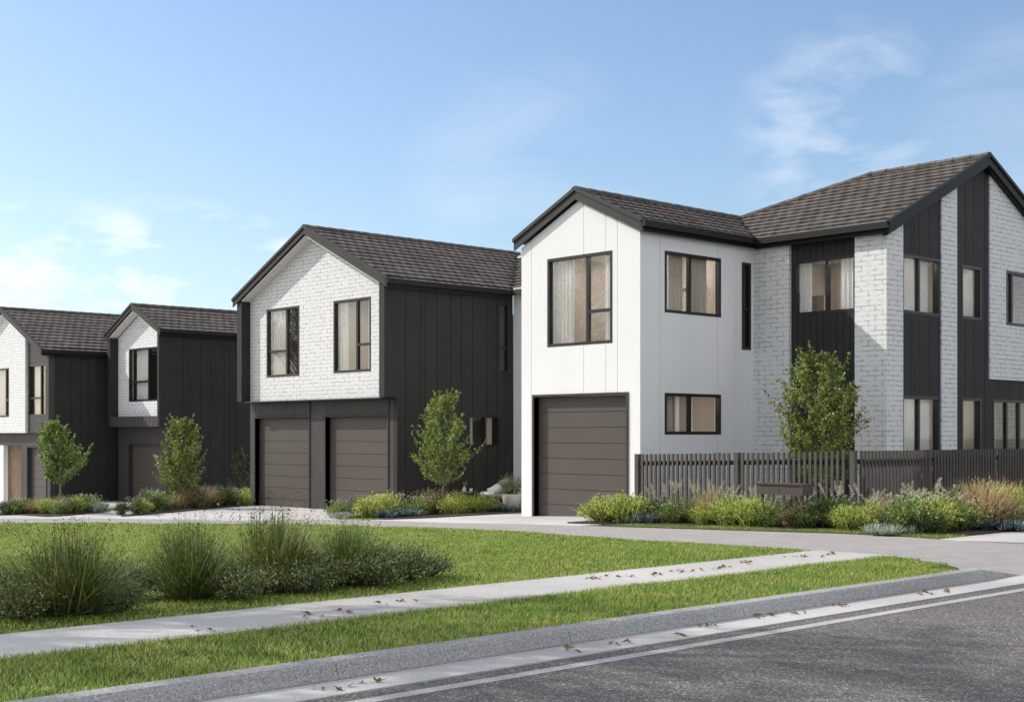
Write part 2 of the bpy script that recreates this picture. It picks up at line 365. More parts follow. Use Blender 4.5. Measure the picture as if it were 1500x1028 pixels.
# depth grows with v: fewer, larger blades further away
lawn('lawn_grass',9.455,34,lambda v:.30*v-1.0,lambda v:near(v)-.05,lambda v:max(700,4300-225*(v-9.5)),lambda d:.028+.0012*np.clip(d-10,0,20),lambda d:.0078+.0006*np.clip(d-10,0,20),'short green grass covering the lawn between the footpath and the lane')
lawn('verge_grass',6.99,8.505,lambda v:1.2,lambda v:near(v)-.04,lambda v:6500,lambda d:.038+0*d,lambda d:.0080+0*d,'green grass on the strip between the kerb and the footpath')
fr=lambda v:far(v)+.04
lawn('bed_edge_grass',9.3,15.0,fr,lambda v:far(v)+.75,lambda v:3600,lambda d:.045+0*d,lambda d:.009+0*d,'narrow edge of grass in front of the fence planting')
lawn('edge_grass_middle_bed',21.2,22.6,lambda v:bed1L(v)+.0,lambda v:bed1L(v)+.45,lambda v:2200,lambda d:.04+0*d,lambda d:.009+0*d,'thin grass at the front of the middle garden bed')

# ------------------------------------------------------------------ walls with openings and board joints
def wall(mb, ax, p, th, t0,t1, zb, zt, kinks=(), holes=(), grooves=(), gw=.014, gd=.014):
    bs={t0,t1}|{k for k in kinks if t0<k<t1}
    for a,b,_,_ in holes: bs|={x for x in (a,b) if t0<x<t1}
    gr=[(q-gw/2,q+gw/2) for q in grooves if t0<q-gw and q+gw<t1]
    for a,b in gr: bs|={a,b}
    bs=sorted(bs); ztf=zt if callable(zt) else (lambda t:zt)
    for a,b in zip(bs,bs[1:]):
        if b-a<1e-5: continue
        m=(a+b)/2; rec=gd if any(x<m<y for x,y in gr) else 0
        hs=sorted((z0,z1) for x,y,z0,z1 in holes if x<m<y); z=zb
        for z0,z1 in hs:
            if z0>z: mb.prism(ax,p+rec,p+th,a,b,z,z,z0,z0)
            z=z1
        mb.prism(ax,p+rec,p+th,a,b,z,z,ztf(a),ztf(b))
def curtain_mb(ax,p,t0,t1,z0,z1,amp=.022,per=.10):
    mb=MB(); n=max(6,int(abs(t1-t0)/per*8)); vs=[]
    for i in range(n+1):
        t=t0+(t1-t0)*i/n; off=amp*math.sin(2*math.pi*(t-t0)/per+.6*math.sin(t*9)); 
        for z in (z0,z1): vs.append((p+off*(1 if z==z0 else .7),t,z) if ax=='U' else (t,p+off*(1 if z==z0 else .7),z))
    N=len(vs); vs2=[((x+.004,y,z) if ax=='U' else (x,y+.004,z)) for x,y,z in vs]; F=[]
    for i in range(n):
        F+= [(2*i,2*i+1,2*i+3,2*i+2),(2*i+N,2*i+2+N,2*i+3+N,2*i+1+N)]
    mb.add(vs+vs2,F); return mb
def window(par, ax, p, t0,t1,z0,z1, mull=(), trans=(), curtains=(), dep=.10, fw=.045, proud=.006, label=None):
    """aluminium window set in an opening; trans=(ta,tb,z) are cross bars; curtains=(ta,tb,mat)"""
    f=MB(); a=p-proud; b=p+dep; e=.003
    f.prism(ax,a,b,t0-.012,t0+fw,z0-.012,z0-.012,z1+.012,z1+.012); f.prism(ax,a,b,t1-fw,t1+.012,z0-.012,z0-.012,z1+.012,z1+.012)
    f.prism(ax,a,b,t0+fw,t1-fw,z0-.012,z0-.012,z0+fw,z0+fw); f.prism(ax,a,b,t0+fw,t1-fw,z1-fw,z1-fw,z1+.012,z1+.012)
    for m in mull: f.prism(ax,a+.035,b-.002,m-.035,m+.035,z0+fw,z0+fw,z1-fw,z1-fw)
    for ta,tb,z in trans: f.prism(ax,a+.03,b-.004,max(ta,t0+fw),min(tb,t1-fw),z-.03,z-.03,z+.03,z+.03)
    w=f.build('window',M['frame'],par); BASE[w.name]=BASE[par.name]
    if label: w['label']=label
    edges=[t0+fw]+[x for m in mull for x in (m-.035,m+.035)]+[t1-fw]
    for k in range(0,len(edges),2):
        q=MB(); q.prism(ax,p+.07,p+.076,edges[k],edges[k+1],z0+fw,z0+fw,z1-fw,z1-fw); q.build('pane',M['glass'],w)
    for ta,tb,m in curtains:
        curtain_mb(ax,p+.130,ta,tb,z0-.15,z1+.08).build('curtain',M[m],w)
    return w
def garage(par, p, t0,t1,z0,z1, rec=.125, rows=8, label=None):
    f=MB(); fw=.05
    f.prism('U',p-.022,p+rec,t0-fw,t0,z0,z0,z1+fw,z1+fw); f.prism('U',p-.022,p+rec,t1,t1+fw,z0,z0,z1+fw,z1+fw); f.prism('U',p-.022,p+rec,t0,t1,z1,z1,z1+fw,z1+fw)
    fo=f.build('garage_door',M['trim'],par); BASE[fo.name]=BASE[par.name]
    if label: fo['label']=label
    d=MB(); h=(z1-z0)/rows
    for k in range(rows):
        za=z0+k*h+(.006 if k else 0); zb=z0+(k+1)*h-.006
        d.prism('U',p+rec,p+rec+.04,t0,t1,za,za,zb,zb)
        if k: d.prism('U',p+rec+.014,p+rec+.03,t0,t1,z0+k*h-.006,z0+k*h-.006,z0+k*h+.006,z0+k*h+.006)
    d.build('door_panel',M['door'],fo)
    return fo

# ------------------------------------------------------------------ roofs with laid tiles
def tiles(mb, O, A, S, N, la, slen, expo=.285, per=.28, amp=.0065, step=.0375):
    O,A,S,N=map(Vector,(O,A,S,N)); n=int(math.ceil(slen/expo))
    for k in range(n):
        s0=k*expo-.03; s1=min((k+1)*expo,slen); ph=(k%2)*per*.5
        a0,a1=la(max(s0,0)); b0,b1=la(s1)
        if a1-a0<.05: continue
        m=max(2,int((a1-a0)/step)); vs=[]
        for i in range(m+1):
            a=a0+(a1-a0)*i/m; w=amp*math.sin(2*math.pi*(a+ph)/per); w=w*abs(w)/amp if w<0 else w
            jo=-.007 if ((a+ph)%per)<step*.9 else 0
            p=O+A*a
            q=O+A*min(max(a,b0),max(b1,b0)) ; vs += [p+S*s0+N*0.0, p+S*s0+N*(.052+w+jo), q+S*s1+N*(.010+w*.8)]
        F=[]
        for i in range(m):
            j=3*i; F += [(j,j+3,j+4,j+1),(j+1,j+4,j+5,j+2)]
        mb.add(vs,F)
def cap_line(mb, a, b, r=.105, seg=.36):
    a=Vector(a); b=Vector(b); d=b-a; Ln=d.length; d.normalize(); n=max(1,int(Ln/seg)); side=d.cross(Vector((0,0,1))).normalized(); up=side.cross(d)
    for i in range(n):
        p=a+d*(Ln*i/n); q=a+d*(Ln*(i+1)/n+.03); vs=[]
        for c,rr in ((p,r),(q,r*.86)):
            for k in range(7):
                t=math.pi*(k-.5)/5-.0; t=-.55+(math.pi+1.1)*k/6
                vs.append(c+side*math.cos(t)*rr*1.15+up*(math.sin(t)*rr*.8-.012))
        F=[(k,k+1,k+8,k+7) for k in range(6)]+[tuple(range(7))[::-1],tuple(range(7,14))]
        mb.add(vs,F)
PI=.47; CS=1/math.hypot(1,PI); SN=PI*CS
def roof_alongU(par, u0, u1e, vr, half, zr, valley=True, u1cap=None, rake_drop=.24, ridge_u1=None, rake_w=.035, right_only=False):
    """gable roof, ridge runs along +x; right slope faces -y. zr = top of tiles at the ridge"""
    ze=zr-PI*half-.05; slen=half/CS
    mb=MB()
    vfun=(lambda s:(0,u1e-u0+(s*CS if valley else 0)))
    tiles(mb,(u0,vr-half,ze),(1,0,0),(0,CS,SN),(0,-SN,CS),vfun,slen)
    tiles(mb,(u0,vr+half,ze),(1,0,0),(0,-CS,SN),(0,SN,CS),vfun,slen)
    ur=u1e+(half if valley else 0)
    mb.slab([(u0,vr-half,ze),(u1e,vr-half,ze),(ur,vr,zr-.05),(u0,vr,zr-.05)],(0,-SN,CS),.05)
    mb.slab([(u0,vr,zr-.05),(ur,vr,zr-.05),(u1e,vr+half,ze),(u0,vr+half,ze)],(0,SN,CS),.05)
    cap_line(mb,(u0-.02,vr,zr-.03),(ur,vr,zr-.03))
    o=mb.build('roof',M['tile'],par); BASE[o.name]=BASE[par.name]
    f=MB()
    for s in (-1,1):   # barge boards on the gable end
        f.beam((u0-.02,vr,zr-.045),(u0-.02,vr+s*(half+.02),ze-.005),rake_drop,(rake_w,0,0))
        f.beam((u0-.05,vr,zr+.015),(u0-.05,vr+s*(half+.035),ze+.055),.075,(.09,0,0))
    f.build('barge_board',M['trim'],o)
    gt=MB(); v=vr-half
    gt.box(u0-.05,v-.11,ze-.09,u1e,v-.0,ze+.03); gt.box(u0+.0,v-.0,ze-.17,u1e,v+.03,ze-.0)
    gt.build('gutter',M['gutter'],o)
    return o,ze

# ================================================================== corner house (white wing + gabled block)
ch=empty('house',(22,16.5,0),'large white and brick corner house with dark panels, behind the slatted fence','house',group='houses')
U0,VA,VB=18.62,16.55,19.79; vr=18.17
ztC=lambda v:5.36+PI*(1.62-abs(v-vr))
w=MB()
wall(w,'U',U0,.15,VA,VB,-.4,ztC,(vr,),[(16.84+.05,19.46-.05,-.4,2.30),(17.27,19.02,3.31,5.05)],[19.50,18.02,17.43,17.13])
wall(w,'V',VA,.15,U0+.15,22.09,-.4,5.42,(),[(19.33,21.02,3.89,5.04),(19.33,21.02,1.56,2.33),(21.72,22.0,3.28,5.03)],[19.19,20.92,21.52])
w.prism('V',VB-.15,VB,U0+.15,22.09,-.5,-.5,5.4,5.4)
w.build('cladding_wall',M['white'],ch)
garage(ch,U0,16.89,19.41,-.16,2.30,label='single bronze garage door in the white gable')
window(ch,'U',U0,17.27,19.02,3.31,5.05,(17.95,),((17.27,17.93,3.94),),((18.42,18.97,'curtain'),(17.32,17.56,'curtain')),label='tall bedroom window above the single garage')
window(ch,'V',VA,19.33,21.02,3.89,5.04,(20.11,),(),((19.38,19.56,'curtain'),(19.60,19.98,'beige'),(20.2,20.75,'beige')))
window(ch,'V',VA,19.33,21.02,1.56,2.33,(20.11,),(),((19.40,19.68,'beige'),(19.8,19.92,'curtain'),(20.2,20.28,'curtain')))
window(ch,'V',VA,21.72,22.0,3.28,5.03,(),((21.7,22.1,4.1),),())
rf,_=roof_alongU(ch,U0-.07,22.05,vr,1.74,6.37,True,rake_drop=.18)
# interior of the wing
i_=MB(); i_.box(18.80,16.72,2.52,22.02,19.6,2.74); i_.box(18.80,16.72,5.24,22.02,19.6,5.30); 
i_.build('ceiling',M['ceil'],ch)
i_=MB(); i_.box(21.45,16.72,2.74,21.55,19.6,5.24); i_.box(18.85,18.55,-.1,22.0,18.65,2.52); i_.box(18.80,19.58,2.74,21.45,19.62,5.24); i_.box(21.95,16.72,-.1,22.0,18.54,2.51); i_.build('inner_wall',M['inwall'],ch)
i_=MB(); i_.box(21.40,17.0,3.35,21.445,19.4,4.55); i_.build('wallpaper_panel',M['textured'],ch)
i_=MB(); i_.box(20.2,17.1,2.75,21.35,18.9,3.45); i_.box(21.36,17.2,3.33,21.40,19.4,3.37); i_.box(21.36,17.2,4.53,21.40,19.4,4.58); i_.build('bed',M['art'],ch)
# gabled block
UD,VD=22.09,13.47; vtop=5.36; zg=lambda u:min(5.36+PI*(u-UD),5.36+PI*(29.5-u))
b=MB(); d=MB(); er=25.795
wall(b,'U',UD,.2,15.67,16.7,-.4,5.42); wall(b,'U',UD,.2,VD,14.16,-.4,5.42)
b.prism('U',UD,UD+.2,16.7,19.79,-.4,-.4,5.40,5.40)
dw=[(14.19,15.60,3.93,5.0)]
wall(d,'U',UD+.08,.12,14.16,15.67,-.2,5.40,(),dw,[14.16+.151*k for k in range(1,10)],gw=.012)
wall(b,'V',VD,.2,UD+.2,22.68,-.4,zg); wall(b,'V',VD,.2,24.11,24.72,-.4,zg); wall(b,'V',VD,.2,26.07,29.5,2.70,zg,(),[(26.79,28.3,3.88,5.01)])
wall(d,'V',VD+.03,.15,22.68,24.11,-.2,zg,(),[(22.70,24.08,3.89,5.0),(22.70,24.08,.1,2.28)],[23.0,23.12,23.3,23.7])
wall(d,'V',VD+.03,.15,24.72,26.07,-.2,zg,(er,),[(24.96,25.75,3.91,4.98),(24.96,25.75,.1,2.28)],[25.1,25.45,25.9])
wall(d,'V',VD+.03,.15,26.07,29.5,-.2,2.70,(),[(26.27,28.1,.1,2.27)],[26.5,27,27.5])
b.prism('U',29.3,29.5,VD+.2,19.6,-.4,-.4,5.36,5.36); b.prism('V',19.6,19.8,UD+.2,29.3,-.5,-.5,5.36,5.36)
b.build('brick_wall',M['brick'],ch); d.build('dark_panel',M['dark'],ch)
window(ch,'U',UD+.08,14.19,15.60,3.93,5.0,(14.85,),(),((15.27,15.54,'curtain'),(14.24,14.60,'curtain')))
window(ch,'V',VD+.03,22.70,24.08,3.89,5.0,(23.36,),(),((22.74,23.31,'curtain'),(23.42,23.86,'curtain')),label='first floor window nearest the brick corner')
window(ch,'V',VD+.03,22.70,24.08,.1,2.28,(23.36,),(),((22.74,23.31,'curtain'),(23.42,23.88,'curtain')))
window(ch,'V',VD+.03,24.96,25.75,3.91,4.98,(),(),((25.02,25.66,'curtain'),))
window(ch,'V',VD+.03,24.96,25.75,.1,2.28,(),(),((25.02,25.3,'beige'),))
window(ch,'V',VD,26.79,28.3,3.88,5.01,(27.1,),(),((26.85,27.04,'curtain'),))
window(ch,'V',VD+.03,26.27,28.1,.1,2.27,(26.93,27.5),(),((26.33,26.6,'beige'),))
i_=MB(); i_.box(22.3,13.7,2.5,29.25,16.4,2.72); i_.box(22.3,13.7,5.2,29.25,16.4,5.26); i_.build('ceiling',M['ceil'],ch)
i_=MB(); i_.box(24.4,13.7,-.1,24.5,16.4,5.2); i_.box(26.15,13.7,-.1,26.2,16.4,5.2); i_.box(22.4,16.4,-.1,29.2,16.5,5.2); i_.box(23.2,15.6,2.72,23.25,16.35,4.4); i_.build('inner_wall',M['inwall'],ch)
i_=MB(); i_.box(22.9,14.9,2.73,24.2,16.2,3.9); i_.box(23.1,16.34,3.9,24,16.39,4.5); i_.build('bed',M['art'],ch)
# block roof: gable to the street corner, hipped at the far end, ridge along y
mb=MB(); zr=7.33; he=25.795-21.97; ze=zr-PI*he-.05; sl=he/CS; v0=VD-.12; v1=19.92
tiles(mb,(21.97,v0,ze),(0,1,0),(CS,0,SN),(-SN,0,CS),lambda s:(0,v1-v0-s*CS),sl)
tiles(mb,(29.62,v0,ze),(0,1,0),(-CS,0,SN),(SN,0,CS),lambda s:(0,v1-v0-s*CS),sl)
tiles(mb,(21.97,v1,ze),(1,0,0),(0,-CS,SN),(0,SN,CS),lambda s:(min(s*CS,he+.1),max(2*he+.0-s*CS,he-.1)) if 0 else (s*CS,2*he+.015-s*CS),sl)
mb.slab([(21.97,v0,ze),(er,v0,zr-.05),(er,v1-he,zr-.05),(21.97,v1,ze)][::-1],(-SN,0,CS),.05)
mb.slab([(29.62,v0,ze),(er,v0,zr-.05),(er,v1-he,zr-.05),(29.62,v1,ze)],(SN,0,CS),.05)
mb.slab([(21.97,v1,ze),(er,v1-he,zr-.05),(29.62,v1,ze)],(0,SN,CS),.05)
cap_line(mb,(er,v0-.02,zr-.03),(er,v1-he,zr-.03)); cap_line(mb,(er,v1-he,zr-.03),(21.97,v1,ze+.02)); cap_line(mb,(er,v1-he,zr-.03),(29.62,v1,ze+.02))
br=mb.build('roof',M['tile'],ch); BASE[br.name]=BASE[ch.name]
f=MB()
for s in (-1,1):
    f.beam((er,v0-.02,zr-.045),(er+s*(he+.02),v0-.02,ze-.005),.19,(0,.035,0)); f.beam((er,v0-.05,zr+.015),(er+s*(he+.035),v0-.05,ze+.055),.075,(0,.09,0))
    f.beam((er,v0+.02,zr-.235),(er+s*(he+.02),v0+.02,ze-.195),.03,(0,.11,0))
f.build('barge_board',M['gutter'],br)
gt=MB(); gt.box(21.86,v0-.02,ze-.09,21.97,16.43,ze+.03); gt.box(21.97,v0,ze-.17,22.0,16.43,ze); gt.build('gutter',M['gutter'],br)

# ================================================================== double garage house
hb=empty('house',(22,27.5,-.3),'wide house with a white brick gable above two garage doors and a dark side','house',group='houses')
UB,UF,UG=19.05,18.78,19.16; Va,Vb=24.62,31.11; vr=27.865; zrB=6.77; zbB=2.42
rt=lambda v:5.12+PI*(3.245-abs(v-vr))
b=MB(); wall(b,'U',UB,.18,Va+.2,Vb-.23,zbB,rt,(vr,),[(25.51,27.02,3.07,4.83),(28.55,30.06,3.06,4.83)]); b.build('brick_wall',M['brick'],hb)
window(hb,'U',UB,25.51,27.02,3.07,4.83,(26.10,),((25.5,26.13,3.72),),((26.60,26.95,'curtain'),(25.56,25.74,'curtain')),label='right hand window of the white brick gable')
window(hb,'U',UB,28.55,30.06,3.06,4.83,(29.17,),((29.17,30.1,3.72),),((29.25,29.95,'curtain'),),label='left hand window of the white brick gable')
d=MB()
d.prism('U',UF,UB+.18,Va,Va+.2,zbB,zbB,5.28,5.28)           # right jamb, flush with the side wall
wall(d,'V',Va,.15,UG+.18,22.86,-.5,5.25,(),[(22.36,22.72,3.1,4.85),(21.37,22.39,1.25,2.01)],[19.41,19.87,20.01,20.37,20.8,21.14,21.5,21.99,22.3,22.62])
wall(d,'V',Va,.15,UG,UG+.18,-.5,zbB)
d.prism('V',Va,Va+.15,UB+.18,UG+.18,zbB,zbB,5.25,5.25)
d.build('cladding_wall',M['dark'],hb)
d=MB(); d.prism('U',UF,UB+.18,Vb-.23,Vb,zbB,zbB,5.20,5.20); d.build('side_jamb',M['dark'],hb)
d=MB(); d.prism('V',Vb-.15,Vb,UG+.18,26,-.7,-.7,5.2,5.2); d.build('far_side_wall',M['dark'],hb)
d=MB(); gro=[25.0+.118*k for k in range(0,24)]+[28.3+.118*k*1.0 for k in range(0,22)]
wall(d,'U',UG,.16,Va+.15,Vb-.05,-.6,2.40,(),[(24.98,27.52,-.6,1.98),(28.26,30.80,-.6,1.98)],[],)
wall(d,'U',UG-.03,.03,24.92,27.58,2.05,2.40,(),(),[24.98+.118*k for k in range(23)]); wall(d,'U',UG-.03,.03,28.2,30.86,2.05,2.40,(),(),[28.26+.118*k for k in range(23)])
d.build('garage_surround',M['batten'],hb)
garage(hb,UG,24.98,27.52,-.44,1.98,label='right hand garage door of the double garage house'); garage(hb,UG,28.26,30.80,-.46,1.98,label='left hand garage door of the double garage house')
d=MB(); d.prism('U',UF+.05,UG+.1,Va+.2,Vb-.23,zbB-.03,zbB-.03,zbB,zbB); d.build('overhang_soffit',M['trim'],hb)
window(hb,'V',Va,22.36,22.72,3.1,4.85,(),((22.3,22.8,3.72),),())
window(hb,'V',Va,21.37,22.39,1.25,2.01,(21.95,),(),((21.42,21.6,'beige'),(22.05,22.25,'beige')))
rb,_=roof_alongU(hb,UF-.03,22.7,vr,3.37,zrB,True,rake_drop=.16)
sf=MB()
for s in (-1,1):
    sf.slab([(UF+.0,vr,zrB-.235),(UB,vr,zrB-.235),(UB,vr+s*3.1,zrB-.235-PI*3.1),(UF+.0,vr+s*3.1,zrB-.235-PI*3.1)],(0,0,1),.02)
sf.build('soffit',M['soffit'],rb,fix=True)
i_=MB(); i_.box(19.25,24.8,2.2,22.84,30.9,2.40); i_.box(19.25,24.8,5.02,22.84,30.9,5.07); i_.build('ceiling',M['ceil'],hb)
i_=MB(); i_.box(22.0,24.8,2.4,22.1,30.9,5.02); i_.box(19.3,27.8,2.4,22,27.9,5.02); i_.box(22.1,25.3,2.4,22.84,25.4,5.02); i_.box(22.78,24.8,2.4,22.84,25.3,5.02); i_.box(20.6,25.6,.0,22.8,25.7,2.2); i_.box(22.78,24.8,.0,22.84,25.6,2.2) ; i_.build('inner_wall',M['inwall'],hb)
i_=MB(); i_.box(21.5,25.2,2.4,21.98,27.2,4.1); i_.box(20.6,28.6,2.4,21.9,30.4,3.2); i_.box(21.8,28.3,3.3,21.99,30.6,3.9); i_.build('furniture',M['art'],hb)
# white rear wing between the two houses
w=MB(); wall(w,'U',22.86,.2,19.85,24.60,-.5,5.25,(),[(23.2,24.1,-.5,1.9)]); w.build('rear_wall',M['white'],hb)
q=MB(); q.box(23.0,23.25,-.4,23.05,24.05,1.9); q.build('entry_door',M['frame'],hb)
mb=MB(); z0=zrB-PI*3.37-.05
tiles(mb,(22.75,19.9,z0),(0,1,0),(CS,0,SN),(-SN,0,CS),lambda s:(0,4.72+s*CS),3.0/CS)
mb.slab([(22.75,19.9,z0),(25.7,19.9,z0+PI*2.95),(25.7,27.5,z0+PI*2.95),(22.75,24.6,z0)][::-1],(-SN,0,CS),.05)
o=mb.build('roof',M['tile'],hb); BASE[o.name]=BASE[hb.name]
gt=MB(); gt.box(22.64,19.9,z0-.09,22.75,24.5,z0+.03); gt.build('gutter',M['trim'],o)
hbroot=MB(); hbroot.prism('U',26,26.2,24,31,-.6,-.6,5,5); hbroot.build('back_wall',M['dark'],hb)

# ================================================================== narrow single garage house
ha=empty('house',(22.5,40.7,-.7),'narrow dark house with a box framed white brick gable and one garage door','house',group='houses')
UF,UA,UG=20.6,20.9,21.0; Va,Vb=38.87,42.5; vr=40.68; zrA=5.86; zb=1.80
rt=lambda v:4.73+PI*(1.81-abs(v-vr))
b=MB(); wall(b,'U',UA,.15,Va+.12,Vb-.2,2.14,rt,(vr,),[(Va+.2,41.5,2.66,4.40)]); b.build('brick_wall',M['brick'],ha)
window(ha,'U',UA,Va+.2,41.5,2.66,4.40,(40.2,),((40.2,41.5,3.3),),((40.35,41.2,'curtain'),),label='tall window in the boxed brick gable')
d=MB()
d.prism('U',UF,UA+.15,Va,Va+.12,zb,zb,4.88,4.88)
wall(d,'V',Va,.15,UA+.15,30,-1.1,4.85,(),(),[21.46,21.63,21.78,22.1,22.47,22.97,23.19,23.41]) if False else None
wall(d,'V',Va,.15,UG+.15,30,-1.1,4.85,(),(),[21.46,21.63,21.78,22.1,22.47,22.97,23.19,23.41]); d.prism('V',Va,Va+.15,UG,UG+.15,-1.1,-1.1,zb,zb)
d.prism('V',Va,Va+.12,UA+.15,UG+.15,zb,zb,4.85,4.85)
d.build('cladding_wall',M['dark'],ha)
d=MB(); d.prism('U',UF,UA+.15,Vb-.2,Vb,zb,zb,4.80,4.80); d.build('side_jamb',M['dark'],ha)
d=MB(); d.prism('V',Vb-.15,Vb,UG+.15,30,-1.1,-1.1,4.7,4.7); d.build('far_side_wall',M['dark'],ha)
d=MB(); wall(d,'U',UF+.0,.3,Va+.12,Vb-.2,zb,2.14,(),(),[39.0+.25*k for k in range(1,14)])
wall(d,'U',UG+.0,.15,Va+.15,Vb-.0,-1.1,zb,(),[(Va+.2,41.75,-1.1,1.22)],()); d.build('garage_surround',M['batten'],ha)
garage(ha,UG,Va+.25,41.70,-.85,1.2)
ra,_=roof_alongU(ha,UF-.03,30,vr,1.93,zrA,False,rake_drop=.15)
sf=MB()
for s in (-1,1): sf.slab([(UF,vr,zrA-.225),(UA,vr,zrA-.225),(UA,vr+s*1.7,zrA-.225-PI*1.7),(UF,vr+s*1.7,zrA-.225-PI*1.7)],(0,0,1),.02)
sf.build('soffit',M['soffit'],ra,fix=True)
i_=MB(); i_.box(21.1,39.1,2.0,24,42.2,2.14); i_.box(21.1,39.1,4.6,24,42.2,4.64); i_.build('ceiling',M['ceil'],ha)
i_=MB(); i_.box(23.0,39.1,2.14,23.1,42.2,4.6); i_.build('inner_wall',M['art'],ha)

# ================================================================== leftmost house
hz=empty('house',(21.5,46,-1),'leftmost white brick house with a dark window panel and a timber entry','house',group='houses')
UF,UZ,UG=18.42,18.7,18.8; Va,Vb=42.83,49.4; vr=46.11; zrZ=5.98
rt=lambda v:4.32+PI*(3.28-abs(v-vr))
b=MB(); wall(b,'U',UZ-.12,.3,44.48,Vb-.2,1.60,rt,(vr,),[(45.87,47.2,2.17,3.86)]); b.build('brick_wall',M['brick'],hz)
window(hz,'U',UZ-.12,45.87,47.2,2.17,3.86,(46.2,),((45.87,46.2,2.75),),((46.3,47.1,'curtain'),))
d=MB(); wall(d,'U',UZ-.02,.2,Va,44.48,1.60,rt,(),[(43.0,44.42,2.18,3.90)],()); d.build('window_panel',M['batten'],hz)
window(hz,'U',UZ-.02,43.0,44.42,2.18,3.90,(43.5,),((43.5,44.4,2.78),),((43.62,44.2,'curtain'),))
d=MB(); wall(d,'V',Va,.15,UZ+.18,30,-1.4,4.45,(),(),[19.03,19.46,19.79,20.07,20.39,20.75]); d.build('cladding_wall',M['dark'],hz)
d=MB(); d.prism('V',Vb-.15,Vb,UZ+.2,30,-1.6,-1.6,4.3,4.3); d.build('far_side_wall',M['dark'],hz)
d=MB(); wall(d,'U',UG,.16,Va+.15,Vb-.15,-1.4,1.58,(),[(Va+.4,44.85,-1.4,1.12),(45.35,48.0,-1.4,1.16)],[44.9+.15*k for k in range(2,30)]); d.build('garage_surround',M['batten'],hz)
garage(hz,UG,Va+.45,44.80,-1.05,1.10)
e=MB(); e.box(19.5,45.2,-1.1,19.55,48.2,1.2); e.box(18.96,45.25,-1.2,19.5,45.34,1.16); e.build('entry_wall',M['timber'],hz)
e=MB(); e.box(19.44,45.9,-1.1,19.5,46.0,1.1); e.box(19.44,46.75,-1.1,19.5,46.85,1.1); e.box(19.44,46.0,1.0,19.5,46.75,1.1); e.build('entry_door_frame',M['frame'],hz)
e=MB(); e.box(18.78,46.85,-1.1,18.95,47.3,1.16); e.build('white_post',M['white'],hz)
rz_,_=roof_alongU(hz,UF-.03,30,vr,3.4,zrZ,False,rake_drop=.15)
sf=MB()
for s in (-1,1): sf.slab([(UF,vr,zrZ-.22),(UZ-.12,vr,zrZ-.22),(UZ-.12,vr+s*3.2,zrZ-.22-PI*3.2),(UF,vr+s*3.2,zrZ-.22-PI*3.2)],(0,0,1),.02)
sf.build('soffit',M['soffit'],rz_,fix=True)
i_=MB(); i_.box(18.95,43,1.45,22,49.2,1.58); i_.box(18.95,43,4.2,22,49.2,4.24); i_.build('ceiling',M['ceil'],hz)
i_=MB(); i_.box(21,43,1.58,21.1,49.2,4.2); i_.box(18.95,45.3,1.58,21,45.4,4.2); i_.build('inner_wall',M['inwall'],hz)
# downlights set in the ceilings of the rooms
def lights(par,pts,z,r=.13):
    for x,y in pts:
        m=MB(); m.lathe([(0.001,0),(r,0),(r,.012),(0.001,.012)],(x,y,z-.016),12); m.build('downlight',M['lamp'],par,fix=True)
lights(ch,[(19.6,17.4),(19.6,18.8),(20.9,17.4),(20.9,18.8)],5.24); lights(ch,[(19.7,17.6),(20.8,17.6)],2.52)
lights(ch,[(23.0,14.3),(23.8,15.3),(25.3,14.4),(27.2,14.6)],5.2); lights(ch,[(23.3,14.4),(25.3,14.4),(27.0,14.5)],2.5)
lights(hb,[(20.0,25.6),(20.0,26.8),(21.2,26.2),(20.0,28.8),(20.0,29.9),(21.2,29.4)],5.02); lights(ha,[(21.9,40.5)],4.6); lights(hz,[(20,44),(20,47)],4.2)

# ================================================================== slatted fence
fn=empty('slatted_fence',(18.5,14.2,.05),'waist high fence of upright dark timber slats with open gaps','fence')
def fz(v): return 1.18+(16.5-v)*.0217
def fbay(pa,pb):
    a=Vector(pa); b=Vector(pb); Ln=(b-a).length; d=(b-a)/Ln; nrm=Vector((d.y,-d.x)); n=int(round((Ln-.1)/.112)); 
    if nrm.x>0 and abs(d.y)>.5: nrm=-nrm
    if abs(d.x)>.5 and nrm.y>0: nrm=-nrm
    sl=MB()
    for i in range(n):
        c=a+d*(.1+(Ln-.2)*(i+.5)/n); zt=fz(c.y); w=d*.024; t=nrm*.016; o=nrm*.045
        P=[c-w-t+o,c+w-t+o,c+w+t+o,c-w+t+o]; j=random.uniform(-.004,.004)
        sl.add([(q.x,q.y,g(c.y)+.05) for q in P]+[(q.x,q.y,zt+j) for q in P],[(3,2,1,0),(4,5,6,7),(0,1,5,4),(1,2,6,5),(2,3,7,6),(3,0,4,7)])
    sl.build('slat_panel',M['slat'],fn,fix=True)
    rl=MB()
    for zz in (-.17,-.95):
        P=[a-nrm*.02,b-nrm*.02,b+nrm*.025,a+nrm*.025]
        rl.add([(q.x,q.y,fz(q.y)+zz-.04) for q in P]+[(q.x,q.y,fz(q.y)+zz+.04) for q in P],[(3,2,1,0),(4,5,6,7),(0,1,5,4),(1,2,6,5),(2,3,7,6),(3,0,4,7)])
    rl.build('rail',M['frame'],fn,fix=True)
posts=[(18.5,16.5),(18.5,14.2),(18.5,11.88),(20.8,11.88),(23.1,11.88),(25.4,11.88),(27.7,11.88),(30,11.88)]
for a,b_ in zip(posts,posts[1:]): fbay(a,b_)
for x,y in posts:
    m=MB(); m.box(x-.045,y-.045,g(y)-.2,x+.045,y+.045,fz(y)+.005); m.build('post',M['slat'],fn)

